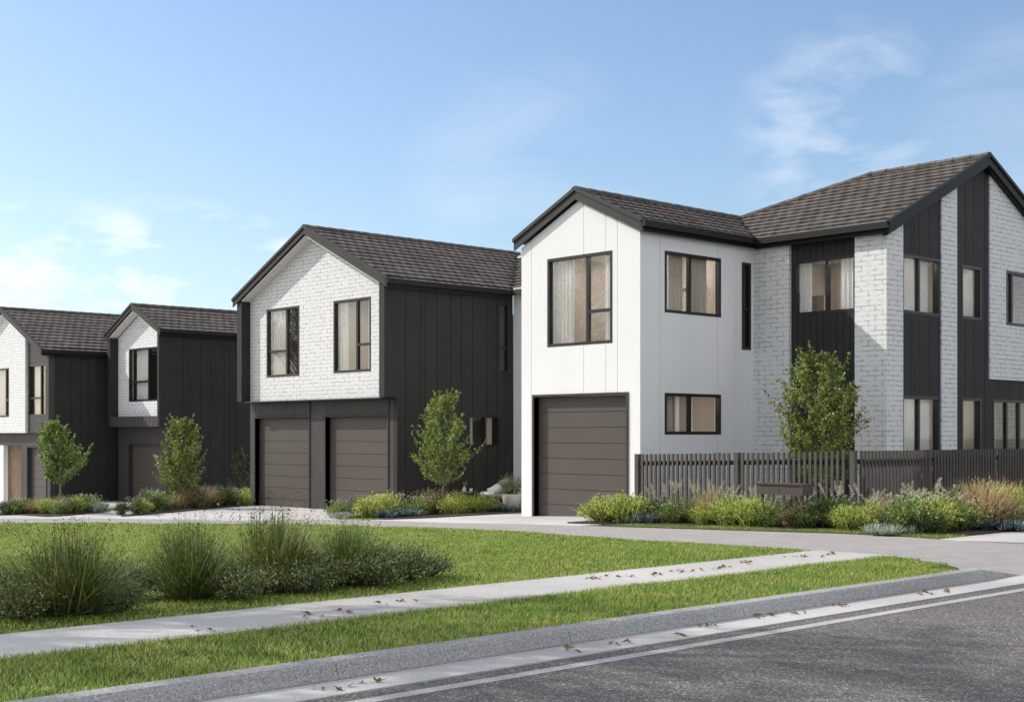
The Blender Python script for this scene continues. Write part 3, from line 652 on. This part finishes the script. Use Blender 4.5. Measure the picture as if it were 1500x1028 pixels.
# ================================================================== letterbox
lb=empty('letterbox',(17.44,12.46,.06),'brown metal twin letterbox on two thin legs in front of the fence','letterbox')
x0,x1,y0,y1=17.30,17.58,12.02,12.90
m=MB(); m.box(x0,y0,.60,x1,12.455,.76); m.box(x0,12.465,.60,x1,y1,.76); m.build('box_body',M['letter'],lb)
m=MB(); m.box(x0-.02,y0-.015,.76,x1+.02,y1+.015,.778); m.build('lid',M['letter'],lb)
for y in (12.08,12.84):
    m=MB(); m.box(17.36,y-.018,.0,17.396,y+.018,.60); m.build('leg',M['letter'],lb)
m=MB(); m.box(x0-.004,12.09,.725,x0,12.40,.742); m.box(x0-.004,12.52,.725,x0,12.84,.742); m.build('mail_slot',M['frame'],lb)

# ================================================================== patio things
zc=g(22.7)
cr=empty('armchair',(20.5,22.75,zc),'white tub armchair on thin dark legs beside the planter','chair',rz=R(-118))
m=MB(); m.lathe([(.001,.36),(.27,.36),(.31,.39),(.31,.42),(.27,.45),(.001,.45)],(0,0,0),28); local_build(m,'seat',M['chairw'],cr,True)
m=MB(); vs=[];n=20
for i in range(n+1):
    a=R(-10)+R(200)*i/n; top=.50+.24*max(0,math.sin(a*.95+.08))**1.2
    for rr,z in ((.31,.40),(.36,top),(.32,top+.015),(.275,.42)): vs.append((rr*math.cos(a),rr*math.sin(a),z))
F=[]
for i in range(n):
    for k in range(4): F.append((4*i+k,4*i+(k+1)%4,4*i+4+(k+1)%4,4*i+4+k))
F+=[(0,1,2,3),(4*n+3,4*n+2,4*n+1,4*n)]
m.add(vs,F); local_build(m,'backrest',M['chairw'],cr,True)
for sx,sy in ((1,1),(1,-1),(-1,1),(-1,-1)):
    m=MB(); m.tube([(sx*.17,sy*.17,.37),(sx*.24,sy*.24,0)],[.014,.009],8); local_build(m,'leg',M['metal'],cr)
tb=empty('side_table',(20.1,23.3,g(23.3)),'small round timber side table on a thin stem against the dark wall','table')
m=MB(); m.lathe([(.001,.44),(.19,.44),(.19,.465),(.001,.465)],(0,0,0),24); local_build(m,'table_top',M['wood'],tb)
m=MB(); m.tube([(0,0,.44),(0,0,.02)],[.014,.014],8); local_build(m,'stem',M['metal'],tb)
m=MB(); m.lathe([(.001,0),(.14,0),(.14,.02),(.001,.02)],(0,0,0),20); local_build(m,'foot',M['metal'],tb)
def blade_list(n,spread,h,w,curve=.5,base=.05,up=.3,rnd=random):
    """arching strap blades as 3-segment ribbons -> list of quads"""
    out=[]
    for _ in range(n):
        a=rnd.uniform(0,2*math.pi); el=rnd.uniform(0,1)**.8; L_=h*rnd.uniform(.65,1.1); tilt=spread*el
        b=Vector((rnd.gauss(0,base),rnd.gauss(0,base),0)); d=Vector((math.cos(a),math.sin(a),0)); s=Vector((-d.y,d.x,0)); p=b; t=tilt; seg=4
        pts=[p.copy()]
        for k in range(seg):
            p=p+(d*math.sin(t)+Vector((0,0,math.cos(t))))*L_/seg; t+=curve*rnd.uniform(.5,1.2)*(.3+el)/seg; pts.append(p.copy())
        ws=[w,w*1.0,w*.85,w*.6,w*.12]
        rot=rnd.uniform(-.6,.6); s=(s*math.cos(rot)+Vector((0,0,1))*math.sin(rot)*.4).normalized()
        out.append((pts,ws,s))
    return out
def ribbons(mb,bl):
    for pts,ws,s in bl:
        vs=[];
        for p,w in zip(pts,ws): vs += [p-s*w/2,p+s*w/2]
        mb.add(vs,[(2*i,2*i+1,2*i+3,2*i+2) for i in range(len(pts)-1)])
def leaf(mb,p,d,L_,w,rnd=random,fold=.25):
    d=d.normalized(); s=d.cross(Vector((rnd.gauss(0,1),rnd.gauss(0,1),rnd.gauss(0,1)))).normalized(); n=d.cross(s)
    mb.add([p,p+d*L_*.5+s*w/2+n*w*fold,p+d*L_,p+d*L_*.5-s*w/2+n*w*fold],[(0,1,2),(0,2,3)])
def rdir(rnd=random,zb=0):
    v=Vector((rnd.gauss(0,1),rnd.gauss(0,1),rnd.gauss(0,1)+zb)); return v.normalized()
def bush_mb(n,rx,h,lw,ll,rnd=random,clumps=14,zb=.35,flat=1.0):
    """leaf clumps on a mound, gaps between them"""
    st=MB(); lf=MB()
    for c in range(clumps):
        a=rnd.uniform(0,2*math.pi); r=rx*math.sqrt(rnd.uniform(0,.85)); top=h*(1-.55*(r/rx)**2)*rnd.uniform(.72,1.05)
        c0=Vector((r*math.cos(a),r*math.sin(a),top)); root=Vector((c0.x*.2,c0.y*.2,0))
        st.tube([root,root.lerp(c0,.5)+Vector((0,0,.02)),c0],[.006,.005,.002],5)
        cr_=rx*.34
        for k in range(n//clumps):
            t=rnd.uniform(0,1)**.6
            p=root.lerp(c0,.25+.75*t)+Vector((rnd.gauss(0,1),rnd.gauss(0,1),rnd.gauss(0,.8)))*cr_*.45*(.5+t*.6)
            if p.z<.01: p.z=.01+rnd.uniform(0,.04)
            d=(p-root).normalized()+rdir(rnd,zb)*.9; leaf(lf,p,d,ll*rnd.uniform(.6,1.2),lw*rnd.uniform(.7,1.2),rnd)
    return st,lf
sv=empty('vase',(20.07,23.27,g(23.3)+.466),'small white vase with a green sprig on the side table','vase')
m=MB(); m.lathe([(.001,0),(.035,0),(.045,.04),(.03,.09),(.02,.11),(.001,.11)],(0,0,0),16); local_build(m,'vase_body',M['chairw'],sv,True)
m=MB(); ribbons(m,blade_list(16,.7,.2,.012,.5,.008)); 
for q in m.v[:0]: pass
m.v=[(x,y,z+.1) for x,y,z in m.v]; local_build(m,'sprig',LM['green'],sv)
cu=empty('cup',(20.19,23.17,g(23.3)+.466),'small white cup on the side table','cup')
m=MB(); m.lathe([(.001,0),(.03,0),(.038,.05),(.038,.075),(.033,.075),(.03,.02),(.001,.015)],(0,0,0),16); local_build(m,'cup_body',M['chairw'],cu,True)
pt=empty('potted_shrub',(20.45,22.05,g(22.05)),'pale green rounded shrub in a stone coloured round planter','potted plant')
m=MB(); m.lathe([(.001,0),(.17,0),(.235,.38),(.235,.40),(.205,.40),(.2,.34),(.001,.34)],(0,0,0),24); local_build(m,'planter',M['pot'],pt,True)
random.seed(3); s_,l_=bush_mb(1500,.33,.48,.02,.045,random,22)
l_.v=[(x,y,z+.36) for x,y,z in l_.v]; s_.v=[(x,y,z+.34) for x,y,z in s_.v]
local_build(s_,'stems',M['darkstem'],pt); local_build(l_,'foliage',leaf_mat('pale_shrub_leaves',L((0,(.12,.16,.06)),(.6,(.26,.30,.14)),(1,(.45,.47,.28))),.35),pt)

# ================================================================== plants: one of each kind, then copies
def make_kind(kind,rnd):
    """returns [(part name, MB, material)] at unit height ~.5 m, radius ~.3 m"""
    out=[]
    if kind in('lime','green','pinkish','dark','grey'):
        mat={'lime':LM['lime'],'green':LM['green'],'pinkish':LM['pink'],'dark':LM['deep'],'grey':LM['silver']}[kind]
        s,l=bush_mb(1250,.30,.44,.019,.050,rnd,24,.5); ribbons(l,blade_list(110,1.0,.48,.009,.5,.06,rnd=rnd)); out=[('stems',s,M['darkstem']),('foliage',l,mat)]
        if kind in('green','pinkish'):
            f=MB()
            for _ in range(26):
                a=rnd.uniform(0,6.28); r=.28*math.sqrt(rnd.random()); p=Vector((r*math.cos(a),r*math.sin(a),.42+.12*rnd.random()-.2*r))
                for k in range(7): leaf(f,p+rdir(rnd)*.012,rdir(rnd,.8),.02,.012,rnd)
            out.append(('flower_heads',f,LM['plume'] if kind=='green' else LM['pink']))
    elif kind=='tan':
        l=MB(); ribbons(l,blade_list(520,1.05,.50,.006,.7,.05,rnd=rnd)); s,l2=bush_mb(700,.30,.46,.008,.04,rnd,20,.6); l.add(l2.v,l2.f); out=[('stems',s,M['darkstem']),('foliage',l,LM['tan'])]
    elif kind=='plumed':
        l=MB(); ribbons(l,blade_list(330,.9,.42,.007,.8,.06,rnd=rnd)); p=MB()
        for b in blade_list(13,.45,.60,.004,.25,.08,rnd=rnd):
            ribbons(l,[b]); pts=b[0]; a,c=pts[2],pts[-1]
            for k in range(70):
                t=rnd.random(); q=pts[3].lerp(c,t)+rdir(rnd)*.008; leaf(p,q,rdir(rnd,1.2),.03*(1.1-t*.6),.006,rnd)
        out=[('foliage',l,LM['green']),('plumes',p,LM['plume'])]
    elif kind in('blue','silver'):
        l=MB()
        for _ in range(14):
            a=rnd.uniform(0,6.28); r=.24*math.sqrt(rnd.random()); bl=blade_list(60,1.25,(.13 if kind=='silver' else .15),(.010 if kind=='silver' else .014),.3,.02,rnd=rnd); off=Vector((r*math.cos(a),r*math.sin(a),.02))
            ribbons(l,[([p+off for p in pts],ws,s) for pts,ws,s in bl])
        out=[('leaves',l,LM[kind])]
    elif kind=='rush':
        l=MB(); ribbons(l,blade_list(780,1.25,.66,.0072,.25,.075,rnd=rnd)); ribbons(l,blade_list(170,1.5,.52,.010,.15,.06,rnd=rnd)); ribbons(l,blade_list(120,.5,.62,.007,.3,.08,rnd=rnd)); _,l3=bush_mb(1500,.40,.58,.008,.045,rnd,30,.8); l.add(l3.v,l3.f); t=MB()
        for pts,ws,s in blade_list(150,.55,.74,.003,.15,.06,rnd=rnd):
            ribbons(l,[(pts,ws,s)]); q=pts[-1]
            for k in range(3): leaf(t,q-(pts[-1]-pts[-2])*.12*k+rdir(rnd)*.005,rdir(rnd,.5),.018,.009,rnd)
        s=MB()
        for _ in range(26):
            a=rnd.uniform(0,6.28); p=Vector((0,0,.02)); d=Vector((math.cos(a),math.sin(a),.1)); q1=p+d*.13+rdir(rnd)*.03; q2=q1+d*.12+rdir(rnd)*.04; q2.z=abs(q2.z)+.02
            s.tube([p,q1,q2],[.006,.005,.002],5)
        out=[('blades',l,LM['rush']),('seed_heads',t,M['darkstem']),('dry_stalks',s,M['bark'])]
    elif kind=='low':
        s,l=bush_mb(2300,.36,.32,.018,.034,rnd,34,.25); out=[('stems',s,M['darkstem']),('foliage',l,LM['vari'])]
    return out
HT=dict(lime=.5,green=.5,pinkish=.5,dark=.5,grey=.5,tan=.5,plumed=.55,blue=.2,silver=.22,rush=.70,low=.32)
CATN=dict(lime='lime_shrub',green='green_shrub',pinkish='pink_flowering_shrub',dark='dark_shrub',grey='grey_shrub',tan='tan_grass_tussock',plumed='plume_grass',blue='blue_succulent',silver='silver_succulent',rush='spiky_rush',low='low_variegated_shrub')
protos={}
def copy_tree(o,loc,rz,sc_):
    r=o.copy(); COL.objects.link(r); r.location=loc; r.rotation_euler=(0,0,rz); r.scale=sc_
    for chd in list(o.children):
        c=chd.copy(); COL.objects.link(c); c.parent=r
    return r
def plant(kind,x,y,h,label,group,wide=1.0,var=0):
    key=(kind,var); loc=(x,y,g(y)+.01); rz=random.uniform(0,6.28); k=h/HT[kind]; sc_=(k*wide,k*wide,k)
    if key not in protos:
        e=empty(CATN[kind],(0,0,0),label,'plant',group); rnd=random.Random(hash(kind)%1 + 100*var+len(kind)*7+ord(kind[0]))
        for nm,mb,mt in make_kind(kind,rnd): local_build(mb,nm,mt,e)
        protos[key]=e; e.location=loc; e.rotation_euler=(0,0,rz); e.scale=sc_; o=e
    else: o=copy_tree(protos[key],loc,rz,sc_)
    tag(o,label,'plant',group); return o
ORD=['first','second','third','fourth','fifth','sixth','seventh','eighth','ninth','tenth','eleventh','twelfth','thirteenth','fourteenth','fifteenth','sixteenth','seventeenth','eighteenth','nineteenth','twentieth']
DESC=dict(lime='bright lime shrub',green='flowering green shrub',pinkish='pinkish flowering shrub',dark='dark green shrub',grey='silvery green shrub',tan='tan grass tussock',plumed='pale plumed grass',blue='blue grey succulent',silver='silver leaved succulent')
def bed(name,grp,items):
    """items (kind,x,y,h,wide) in order from left to right of the bed"""
    cnt={}; tot={}
    for it in items: tot[it[0]]=tot.get(it[0],0)+1
    for it in items:
        kd=it[0]; cnt[kd]=cnt.get(kd,0)+1
        lab=('the only ' if tot[kd]==1 else ORD[cnt[kd]-1]+' ')+DESC[kd]+('' if tot[kd]==1 else ' from the left')+f" in the {name}"
        plant(kd,it[1],it[2],it[3]*(1.15 if kd not in('blue','silver') else .95),lab,grp,(it[4] if len(it)>4 else 1.0)*1.22,random.randint(0,1))
bed('bed at the far left','plants in the far left bed',[('green',12.3,31.7,.36),('dark',12.68,31.4,.33),('green',12.9,31.3,.36),('dark',13.1,31.4,.36),('tan',13.2,31.1,.34),('lime',13.4,30.85,.36),('green',13.5,30.3,.30),('pinkish',13.75,30.45,.36),('lime',13.98,30.6,.38),('green',14.25,30.75,.40),('dark',14.6,31.3,.40),('grey',14.55,30.4,.3),('silver',14.6,30.5,.2),('green',14.9,31.6,.36),('tan',14.2,31.8,.40)])
bed('bed beside the double garage','plants in the bed left of the double garage',[('dark',14.42,29.03,.30),('green',14.84,29.1,.36),('lime',15.2,29.4,.3),('dark',15.56,29.7,.42),('green',16.0,30.1,.42),('dark',16.35,30.5,.36),('tan',16.72,30.5,.42),('pinkish',17.12,30.5,.52),('tan',17.6,30.8,.5),('pinkish',18.0,31.1,.50),('dark',18.4,31.1,.50),('green',18.75,31.3,.42),('lime',19.45,31.55,.46),('lime',18.9,31.0,.34),('green',16.6,31.8,.45),('dark',17.4,32.0,.55)])
bed('middle bed by the dark wall','plants in the middle bed',[('green',16.65,23.5,.34),('silver',16.45,23.0,.22),('dark',16.9,23.0,.40),('tan',17.2,23.3,.42),('lime',16.75,22.45,.42,1.1),('lime',17.15,22.6,.50,1.15),('blue',17.15,22.15,.24,1.3),('blue',17.55,22.3,.24,1.2),('green',17.6,22.8,.46),('green',18.0,22.35,.38),('pinkish',18.35,22.65,.46),('pinkish',18.75,22.8,.50),('lime',18.8,22.2,.40,1.1),('lime',19.2,22.35,.44,1.1),('pinkish',19.35,22.75,.46),('lime',19.6,22.3,.42,1.1),('green',19.95,22.2,.36),('blue',20.25,22.1,.24,1.3),('lime',20.75,21.95,.34,1.1),('lime',21.05,21.95,.34),('dark',21.25,22.2,.32)])
bed('long bed by the fence','plants in the long bed along the fence',[('lime',16.85,15.9,.42,1.15),('tan',17.1,15.95,.46),('lime',17.0,15.45,.50,1.15),('silver',17.25,15.35,.26,1.2),('blue',17.2,15.1,.24),('dark',17.5,15.15,.40),('plumed',17.95,15.2,.55),('green',17.3,14.7,.32),('plumed',17.95,14.75,.56),('dark',17.5,14.5,.36),('plumed',17.95,14.3,.55),('tan',17.6,14.05,.52,1.1),('lime',17.3,13.95,.34),('lime',17.35,13.45,.46,1.1),('plumed',17.95,13.7,.56),('lime',17.3,13.0,.46,1.1),('plumed',17.95,13.25,.56),('green',17.35,12.65,.34),('dark',17.85,12.55,.42),('plumed',18.05,12.7,.55),('pinkish',17.4,12.25,.36),('green',17.55,12.1,.36),('dark',17.9,12.0,.46),('plumed',18.1,11.95,.55),('dark',17.75,11.65,.50,1.1),('plumed',18.1,11.3,.55),('lime',17.4,11.3,.38),('lime',17.5,10.95,.42,1.1),('silver',16.98,10.35,.24,1.2),('grey',17.6,10.75,.36),('tan',18.5,11.25,.46),('green',17.5,10.25,.52,1.25),('lime',17.75,10.05,.50,1.1),('dark',17.4,9.95,.36),('green',18.2,10.6,.5),('green',18.3,9.95,.46,1.1),('green',18.9,10.5,.54,1.2),('plumed',18.8,10.9,.62),('tan',19.0,9.95,.62,1.2),('blue',18.9,9.6,.24,1.2),('tan',19.5,10.2,.66,1.2),('green',19.3,9.6,.34),('tan',19.9,10.5,.64,1.2),('lime',20.3,10.2,.6,1.2),('tan',20.9,10.5,.6,1.2),('silver',19.6,9.5,.22,1.0)])
fgn='plants in the front planting on the lawn'
plant('rush',4.65,10.25,.72,'largest spiky rush clump at the left end of the front planting',fgn,1.22,0)
plant('rush',5.87,10.5,.72,'upright dark rush clump, second from the left in the front planting',fgn,1.05,1)
plant('rush',6.81,10.6,.80,'tallest rush clump with dark seed tips, behind low variegated shrubs',fgn,1.15,2)
plant('rush',7.55,10.45,.62,'smaller rush clump at the right of the front planting',fgn,1.1,3)
LO=[(4.2,10.15,.26),(4.3,10.7,.30),(4.98,10.05,.22),(5.55,10.95,.28),(6.1,10.10,.28),(6.62,10.3,.26),(6.8,10.08,.24),(7.1,10.28,.30),(7.6,10.15,.30),(7.9,10.3,.34),(8.2,10.35,.31),(8.5,10.42,.24)]
LT=['at the left edge in front of the largest rush','at the left edge behind the largest rush','in front of the largest rush','behind the gap between the two left rushes','with the roundest dome, between the second and third rush','under the tallest rush on its left','under the tallest rush at the path side','under the tallest rush on its right','in front of the smaller rush','just right of the smaller rush','second from the right end of the planting','at the right end of the planting']
for k,((x,y,h),t) in enumerate(zip(LO,LT)): plant('low',x,y,h*1.05,'low variegated shrub '+t,fgn,1.0,k%3)
plant('dark',4.15,10.75,.40,'dark shrub at the left edge behind the largest rush',fgn,1.2,0)
plant('dark',5.2,10.85,.36,'dark shrub between the two left rushes',fgn,1.2,1)
plant('dark',6.4,10.75,.38,'dark shrub left of the tallest rush',fgn,1.0,0)
plant('green',7.15,10.75,.42,'flowering green shrub behind the tallest rush on its right',fgn,1.0,1)

# ================================================================== trees
def tree(name,x,y,H,cb,rx,label,seed,mat='tree',nclump=110,per=52,ll=.060,lw=.044,tr=.028,group='young street trees by the houses',lean=.03):
    rnd=random.Random(seed); e=empty(name,(x,y,g(y)),label,'tree',group); t=MB(); lf=MB(); br=MB()
    ax=[Vector((0,0,0))]; n=8
    for k in range(1,n+1): ax.append(Vector((rnd.gauss(0,lean)*k*.5,rnd.gauss(0,lean)*k*.5,H*.93*k/n)))
    t.tube(ax,[tr*(1.15-.95*k/n) for k in range(n+1)],8); local_build(t,'trunk',M['bark'],e,True)
    def axis(z):
        f=min(max(z/(H*.93)*n,0),n-.001); i=int(f); return ax[i].lerp(ax[i+1],f-i)
    for c in range(nclump):
        f=rnd.random()**.85; zc_=cb+(H-cb)*f                     # egg shaped crown, widest low, pointed top
        prof=max(.10,1-((f-.40)/.66)**2)**.55; r=rx*prof*math.sqrt(rnd.uniform(.08,1.0))*rnd.choice((.85,.95,1,1.12)); a=rnd.uniform(0,6.28); r*=.90+.22*math.sin(2*a+seed)*math.sin(5.5*f+seed*1.7)+.12*math.sin(3*a-9*f)
        tip=axis(zc_)*1.0; tip=Vector((tip.x+r*math.cos(a),tip.y+r*math.sin(a),zc_)); root=axis(max(cb*.75,zc_-r*rnd.uniform(.7,1.3)))
        mid=root.lerp(tip,.55)+Vector((0,0,-.03)); br.tube([root,mid,tip],[tr*.33,tr*.2,.002],5)
        for k in range(per):
            tt=rnd.random()**.55; p=(mid.lerp(tip,(tt-.3)/.7) if tt>.3 else root.lerp(mid,tt/.3)); p=p+rdir(rnd)*rnd.uniform(.01,.075)*(H/2.4)
            leaf(lf,p,(tip-root).normalized()*.5+rdir(rnd,.1),ll*rnd.uniform(.7,1.2),lw*rnd.uniform(.8,1.2),rnd)
        # young shoot past the outline
        if rnd.random()<.35:
            d=(tip-root).normalized()+Vector((0,0,.5)); q=tip+d*.12*(H/2.4); br.tube([tip,q],[.003,.001],4)
            for k in range(9): leaf(lf,tip.lerp(q,rnd.random()*1.1)+rdir(rnd)*.012,d+rdir(rnd),ll,lw,rnd)
    b=local_build(br,'branches',M['bark'],e); local_build(lf,'crown',LM[mat],e); return e
tree('young_tree',13.72,30.9,2.22,.92,.60,'small round tree in front of the leftmost garage',5)
tree('young_tree',17.0,30.7,2.30,.55,.72,'bushy small tree beside the narrow dark house',6,nclump=135)
tree('young_tree',19.0,22.75,2.62,.85,.80,'small tree in the middle bed against the dark clad wall',8,nclump=140)
tree('young_tree',20.2,13.6,2.98,.75,.88,'tallest small tree, growing behind the slatted fence',12,nclump=165,per=56)
tree('dark_bush',20.3,33.2,1.55,.25,.62,'dark shadowy bush against the wall left of the double garage',15,'dtree',nclump=70,per=30,tr=.02,group='bushes')

# bigger street trees standing outside the view: they throw the dappled shade and show in the glass
def bigtree(x,y,H,cb,r,seed,label,z0=None,nc=150,per=34):
    rnd=random.Random(seed); e=empty('street_tree',(x,y,g(y) if z0 is None else z0),label,'tree','street trees outside the view'); t=MB(); t.tube([(0,0,0),(.05,.03,cb*.5),(0,0,cb),(.1,0,H*.8)],[.17,.14,.11,.03],10)
    local_build(t,'trunk',M['bark'],e,True); lf=MB(); br=MB()
    for c in range(nc):
        d=rdir(rnd); rr=r*rnd.uniform(.25,1)**.5; c0=Vector((d.x*rr,d.y*rr,(H+cb)/2+d.z*rr*(H-cb)/2/r)); root=Vector((0,0,max(cb*.9,c0.z-rr*.8)))
        br.tube([root,root.lerp(c0,.5),c0],[.035,.02,.004],5)
        for k in range(per):
            p=c0+rdir(rnd)*rnd.uniform(0,.38); leaf(lf,p,rdir(rnd,-.2),.13,.09,rnd)
    local_build(br,'branches',M['bark'],e); local_build(lf,'crown',LM['tree'],e); return e
bigtree(1.6,15.7,10.2,6.2,2.7,21,'tall street tree left of the view beside the lawn, nearest the road',nc=95)
bigtree(-1.2,18.4,10.0,5.8,2.3,22,'broad street tree further left beside the lawn',nc=120)
bigtree(1.3,23.3,9.0,5.0,2.0,23,'street tree left of the view, halfway along the lawn',nc=90)
bigtree(3.2,33.5,9.0,4.6,2.4,24,'street tree left of the view at the far end of the lawn',nc=90)
bigtree(11.2,40.5,8.0,4.6,1.6,26,'small street tree left of the leftmost house',nc=60)
bigtree(-1.5,12.8,9.5,5.5,1.9,27,'street tree left of the view by the footpath',nc=80)
for k,(x,y) in enumerate([(34,-3),(42,2),(27,-13),(18,-16),(52,-2),(9,-15)]):
    bigtree(x,y,9+k%3,2.6,3.0,30+k,'street tree across the road, number seen only in the glass: '+['nearest the corner','by the side street','opposite the fence','opposite the lane','furthest right','opposite the lawn'][k],z0=.1,nc=110,per=30)

# ================================================================== fallen leaves
def fallen(x,y,z,label,group,rnd,s):
    m=MB(); n=10; 
    cup=rnd.uniform(.2,.5); vs=[(0,0,.004)]
    for k in range(n):
        a=2*math.pi*k/n; r=s*(.5+.28*math.cos(3*a+.4)+.12*math.cos(5*a)); vs.append((r*math.cos(a)*1.2,r*math.sin(a)*.8,.004+cup*s*abs(math.sin(a))**1.5))
    m.add(vs,[(0,k+1,(k+1)%n+1) for k in range(n)]); m.tube([(s*.8,0,.006),(s*1.25,.01,.012)],[.0015,.001],4)
    e=m.build('fallen_leaf',LM['dry']); e.location=(x,y,z); e.rotation_euler=(rnd.uniform(-.5,.5),rnd.uniform(-.4,.4),rnd.uniform(0,6.28)); return tag(e,label,'leaf',group)
rl=random.Random(4)
clP=[(5.95,8.75,5),(6.35,8.72,4),(7.0,8.95,5),(4.95,8.62,4),(9.45,9.15,6),(9.9,9.05,5),(10.3,8.95,6),(10.7,8.95,6),(11.15,8.95,4),(11.35,8.9,4),(12.0,9.1,6),(12.9,9.2,4),(13.1,8.95,3),(13.5,9.0,4)]
for x,y,n in clP:
    for _ in range(n): 
        xx,yy=x+rl.gauss(0,.09),y+rl.gauss(0,.06); fallen(xx,min(max(yy,8.5),9.42),.118,'small dry brown leaf lying on the pale footpath','dry leaves on the footpath',rl,rl.uniform(.026,.050))
clG=[(4.62,6.6,5),(4.95,6.62,3),(6.75,6.62,4),(7.25,6.6,4),(7.9,6.55,4),(8.35,6.7,5),(9.2,6.75,6),(9.6,6.7,6),(10.3,6.7,5),(11.6,6.68,5),(11.9,6.66,3)]
for x,y,n in clG:
    for _ in range(n): fallen(x+rl.gauss(0,.08),min(max(y+rl.gauss(0,.045),6.5),6.83),.012,'small dry brown leaf lying in the concrete gutter','dry leaves in the gutter',rl,rl.uniform(.026,.050))

# ================================================================== sky, sun, camera
SUN=Vector((-1,1.84,1.56)).normalized(); elev=math.asin(SUN.z); az=math.atan2(SUN.x,SUN.y)
wd=bpy.data.worlds.new('World'); sc.world=wd; wd.use_nodes=True; nt=wd.node_tree; bg=nt.nodes['Background']
sky=nt.nodes.new('ShaderNodeTexSky'); sky.sky_type='NISHITA'; sky.sun_disc=False; sky.sun_elevation=elev; sky.sun_rotation=az; sky.dust_density=1.1; sky.ozone_density=2.4; sky.air_density=1.05; sky.altitude=0
WN=nt.nodes; WL=nt.links
def wm(op,a,b=None,c=None,clamp=False):
    n=WN.new('ShaderNodeMath'); n.operation=op; n.use_clamp=clamp
    for i,x in enumerate((a,b,c)):
        if x is None: continue
        if isinstance(x,(int,float)): n.inputs[i].default_value=x
        else: WL.new(x,n.inputs[i])
    return n.outputs[0]
tc=WN.new('ShaderNodeTexCoord'); D=tc.outputs['Generated']
def wnoise(scale,detail,rough,dist,stretch,off=(0,0,0)):
    mp=WN.new('ShaderNodeMapping'); mp.inputs['Scale'].default_value=stretch; mp.inputs['Location'].default_value=off; WL.new(D,mp.inputs[0])
    n=WN.new('ShaderNodeTexNoise'); n.inputs['Scale'].default_value=scale; n.inputs['Detail'].default_value=detail; n.inputs['Roughness'].default_value=rough; n.inputs['Distortion'].default_value=dist; WL.new(mp.outputs[0],n.inputs['Vector']); return n.outputs['Fac']
def toward(v,lo,hi):
    """1 near direction v, 0 away from it (smooth between the cosines lo and hi)"""
    v=Vector(v).normalized(); n=WN.new('ShaderNodeVectorMath'); n.operation='DOT_PRODUCT'; WL.new(D,n.inputs[0]); n.inputs[1].default_value=v
    r=WN.new('ShaderNodeMapRange'); r.interpolation_type='SMOOTHSTEP'; r.inputs[1].default_value=lo; r.inputs[2].default_value=hi; WL.new(n.outputs['Value'],r.inputs[0]); return r.outputs[0]
def sky_dir(x,y):
    r=(x-750)/1941; return (.733*r+.68,-.68*r+.733,(636-y)/1941)
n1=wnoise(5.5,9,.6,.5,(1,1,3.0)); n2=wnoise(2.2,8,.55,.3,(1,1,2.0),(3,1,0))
n3=wnoise(12,9,.58,.25,(1,1,2.6),(1.7,.4,0))
# unseen cloud added behind and overhead to brighten shaded walls, fair sky in front
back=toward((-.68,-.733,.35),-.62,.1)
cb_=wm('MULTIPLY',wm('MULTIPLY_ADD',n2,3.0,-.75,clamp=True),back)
# low bank on the left and thin wisps on the right
sz=WN.new('ShaderNodeSeparateXYZ'); WL.new(D,sz.inputs[0]); el=WN.new('ShaderNodeMapRange'); el.interpolation_type='SMOOTHSTEP'; el.inputs[1].default_value=.178; el.inputs[2].default_value=.135; WL.new(sz.outputs[2],el.inputs[0])
low=wm('MULTIPLY',wm('MULTIPLY',toward(sky_dir(100,385),.975,.992),el.outputs[0]),wm('MULTIPLY_ADD',n3,6.5,-3.0,clamp=True))
wis=wm('MULTIPLY',toward(sky_dir(1240,205),.9955,.9992),wm('MULTIPLY_ADD',n3,5.0,-2.25,clamp=True))
wis2=wm('MULTIPLY',toward(sky_dir(770,255),.9945,.9990),wm('MULTIPLY_ADD',n1,2.6,-1.0,clamp=True))
wis3=wm('MULTIPLY',toward(sky_dir(1490,170),.997,.9993),wm('MULTIPLY_ADD',n1,3.2,-1.3,clamp=True))
inf=wm('MAXIMUM',wm('MULTIPLY',low,.62),wm('MAXIMUM',wm('MULTIPLY',wis,.27),wm('MAXIMUM',wm('MULTIPLY',wis2,.2),wm('MULTIPLY',wis3,.15))))
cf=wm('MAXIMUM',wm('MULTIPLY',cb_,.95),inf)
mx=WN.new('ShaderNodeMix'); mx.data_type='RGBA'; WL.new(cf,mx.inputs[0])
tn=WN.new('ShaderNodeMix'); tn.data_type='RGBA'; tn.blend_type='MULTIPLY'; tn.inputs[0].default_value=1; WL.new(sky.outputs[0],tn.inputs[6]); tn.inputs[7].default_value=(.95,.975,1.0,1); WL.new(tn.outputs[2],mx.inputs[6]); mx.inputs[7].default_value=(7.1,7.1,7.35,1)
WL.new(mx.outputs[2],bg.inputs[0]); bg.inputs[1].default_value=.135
sl=bpy.data.lights.new('sun','SUN'); sl.energy=3.25; sl.angle=R(.55); sl.color=(1,.95,.87); so=bpy.data.objects.new('sun',sl); COL.objects.link(so)
so.rotation_euler=(-SUN).to_track_quat('-Z','Y').to_euler(); so.location=(0,0,30)
cam=bpy.data.cameras.new('camera'); co=bpy.data.objects.new('camera',cam); COL.objects.link(co); sc.camera=co
cam.sensor_width=36; cam.sensor_fit='HORIZONTAL'; cam.lens=36*1941/1500; cam.shift_y=(636-514)/1500; cam.clip_start=.1; cam.clip_end=2000
th=math.atan2(2093,1941); fwd=Vector((math.cos(th),math.sin(th),0)); co.location=(0,0,1.55); co.rotation_euler=fwd.to_track_quat('-Z','Y').to_euler()
sc.view_settings.view_transform='Standard'; sc.view_settings.look='None'; sc.view_settings.gamma=1; sc.view_settings.exposure=.35
sc.cycles.max_bounces=8; sc.cycles.transparent_max_bounces=16; sc.cycles.use_denoising=True
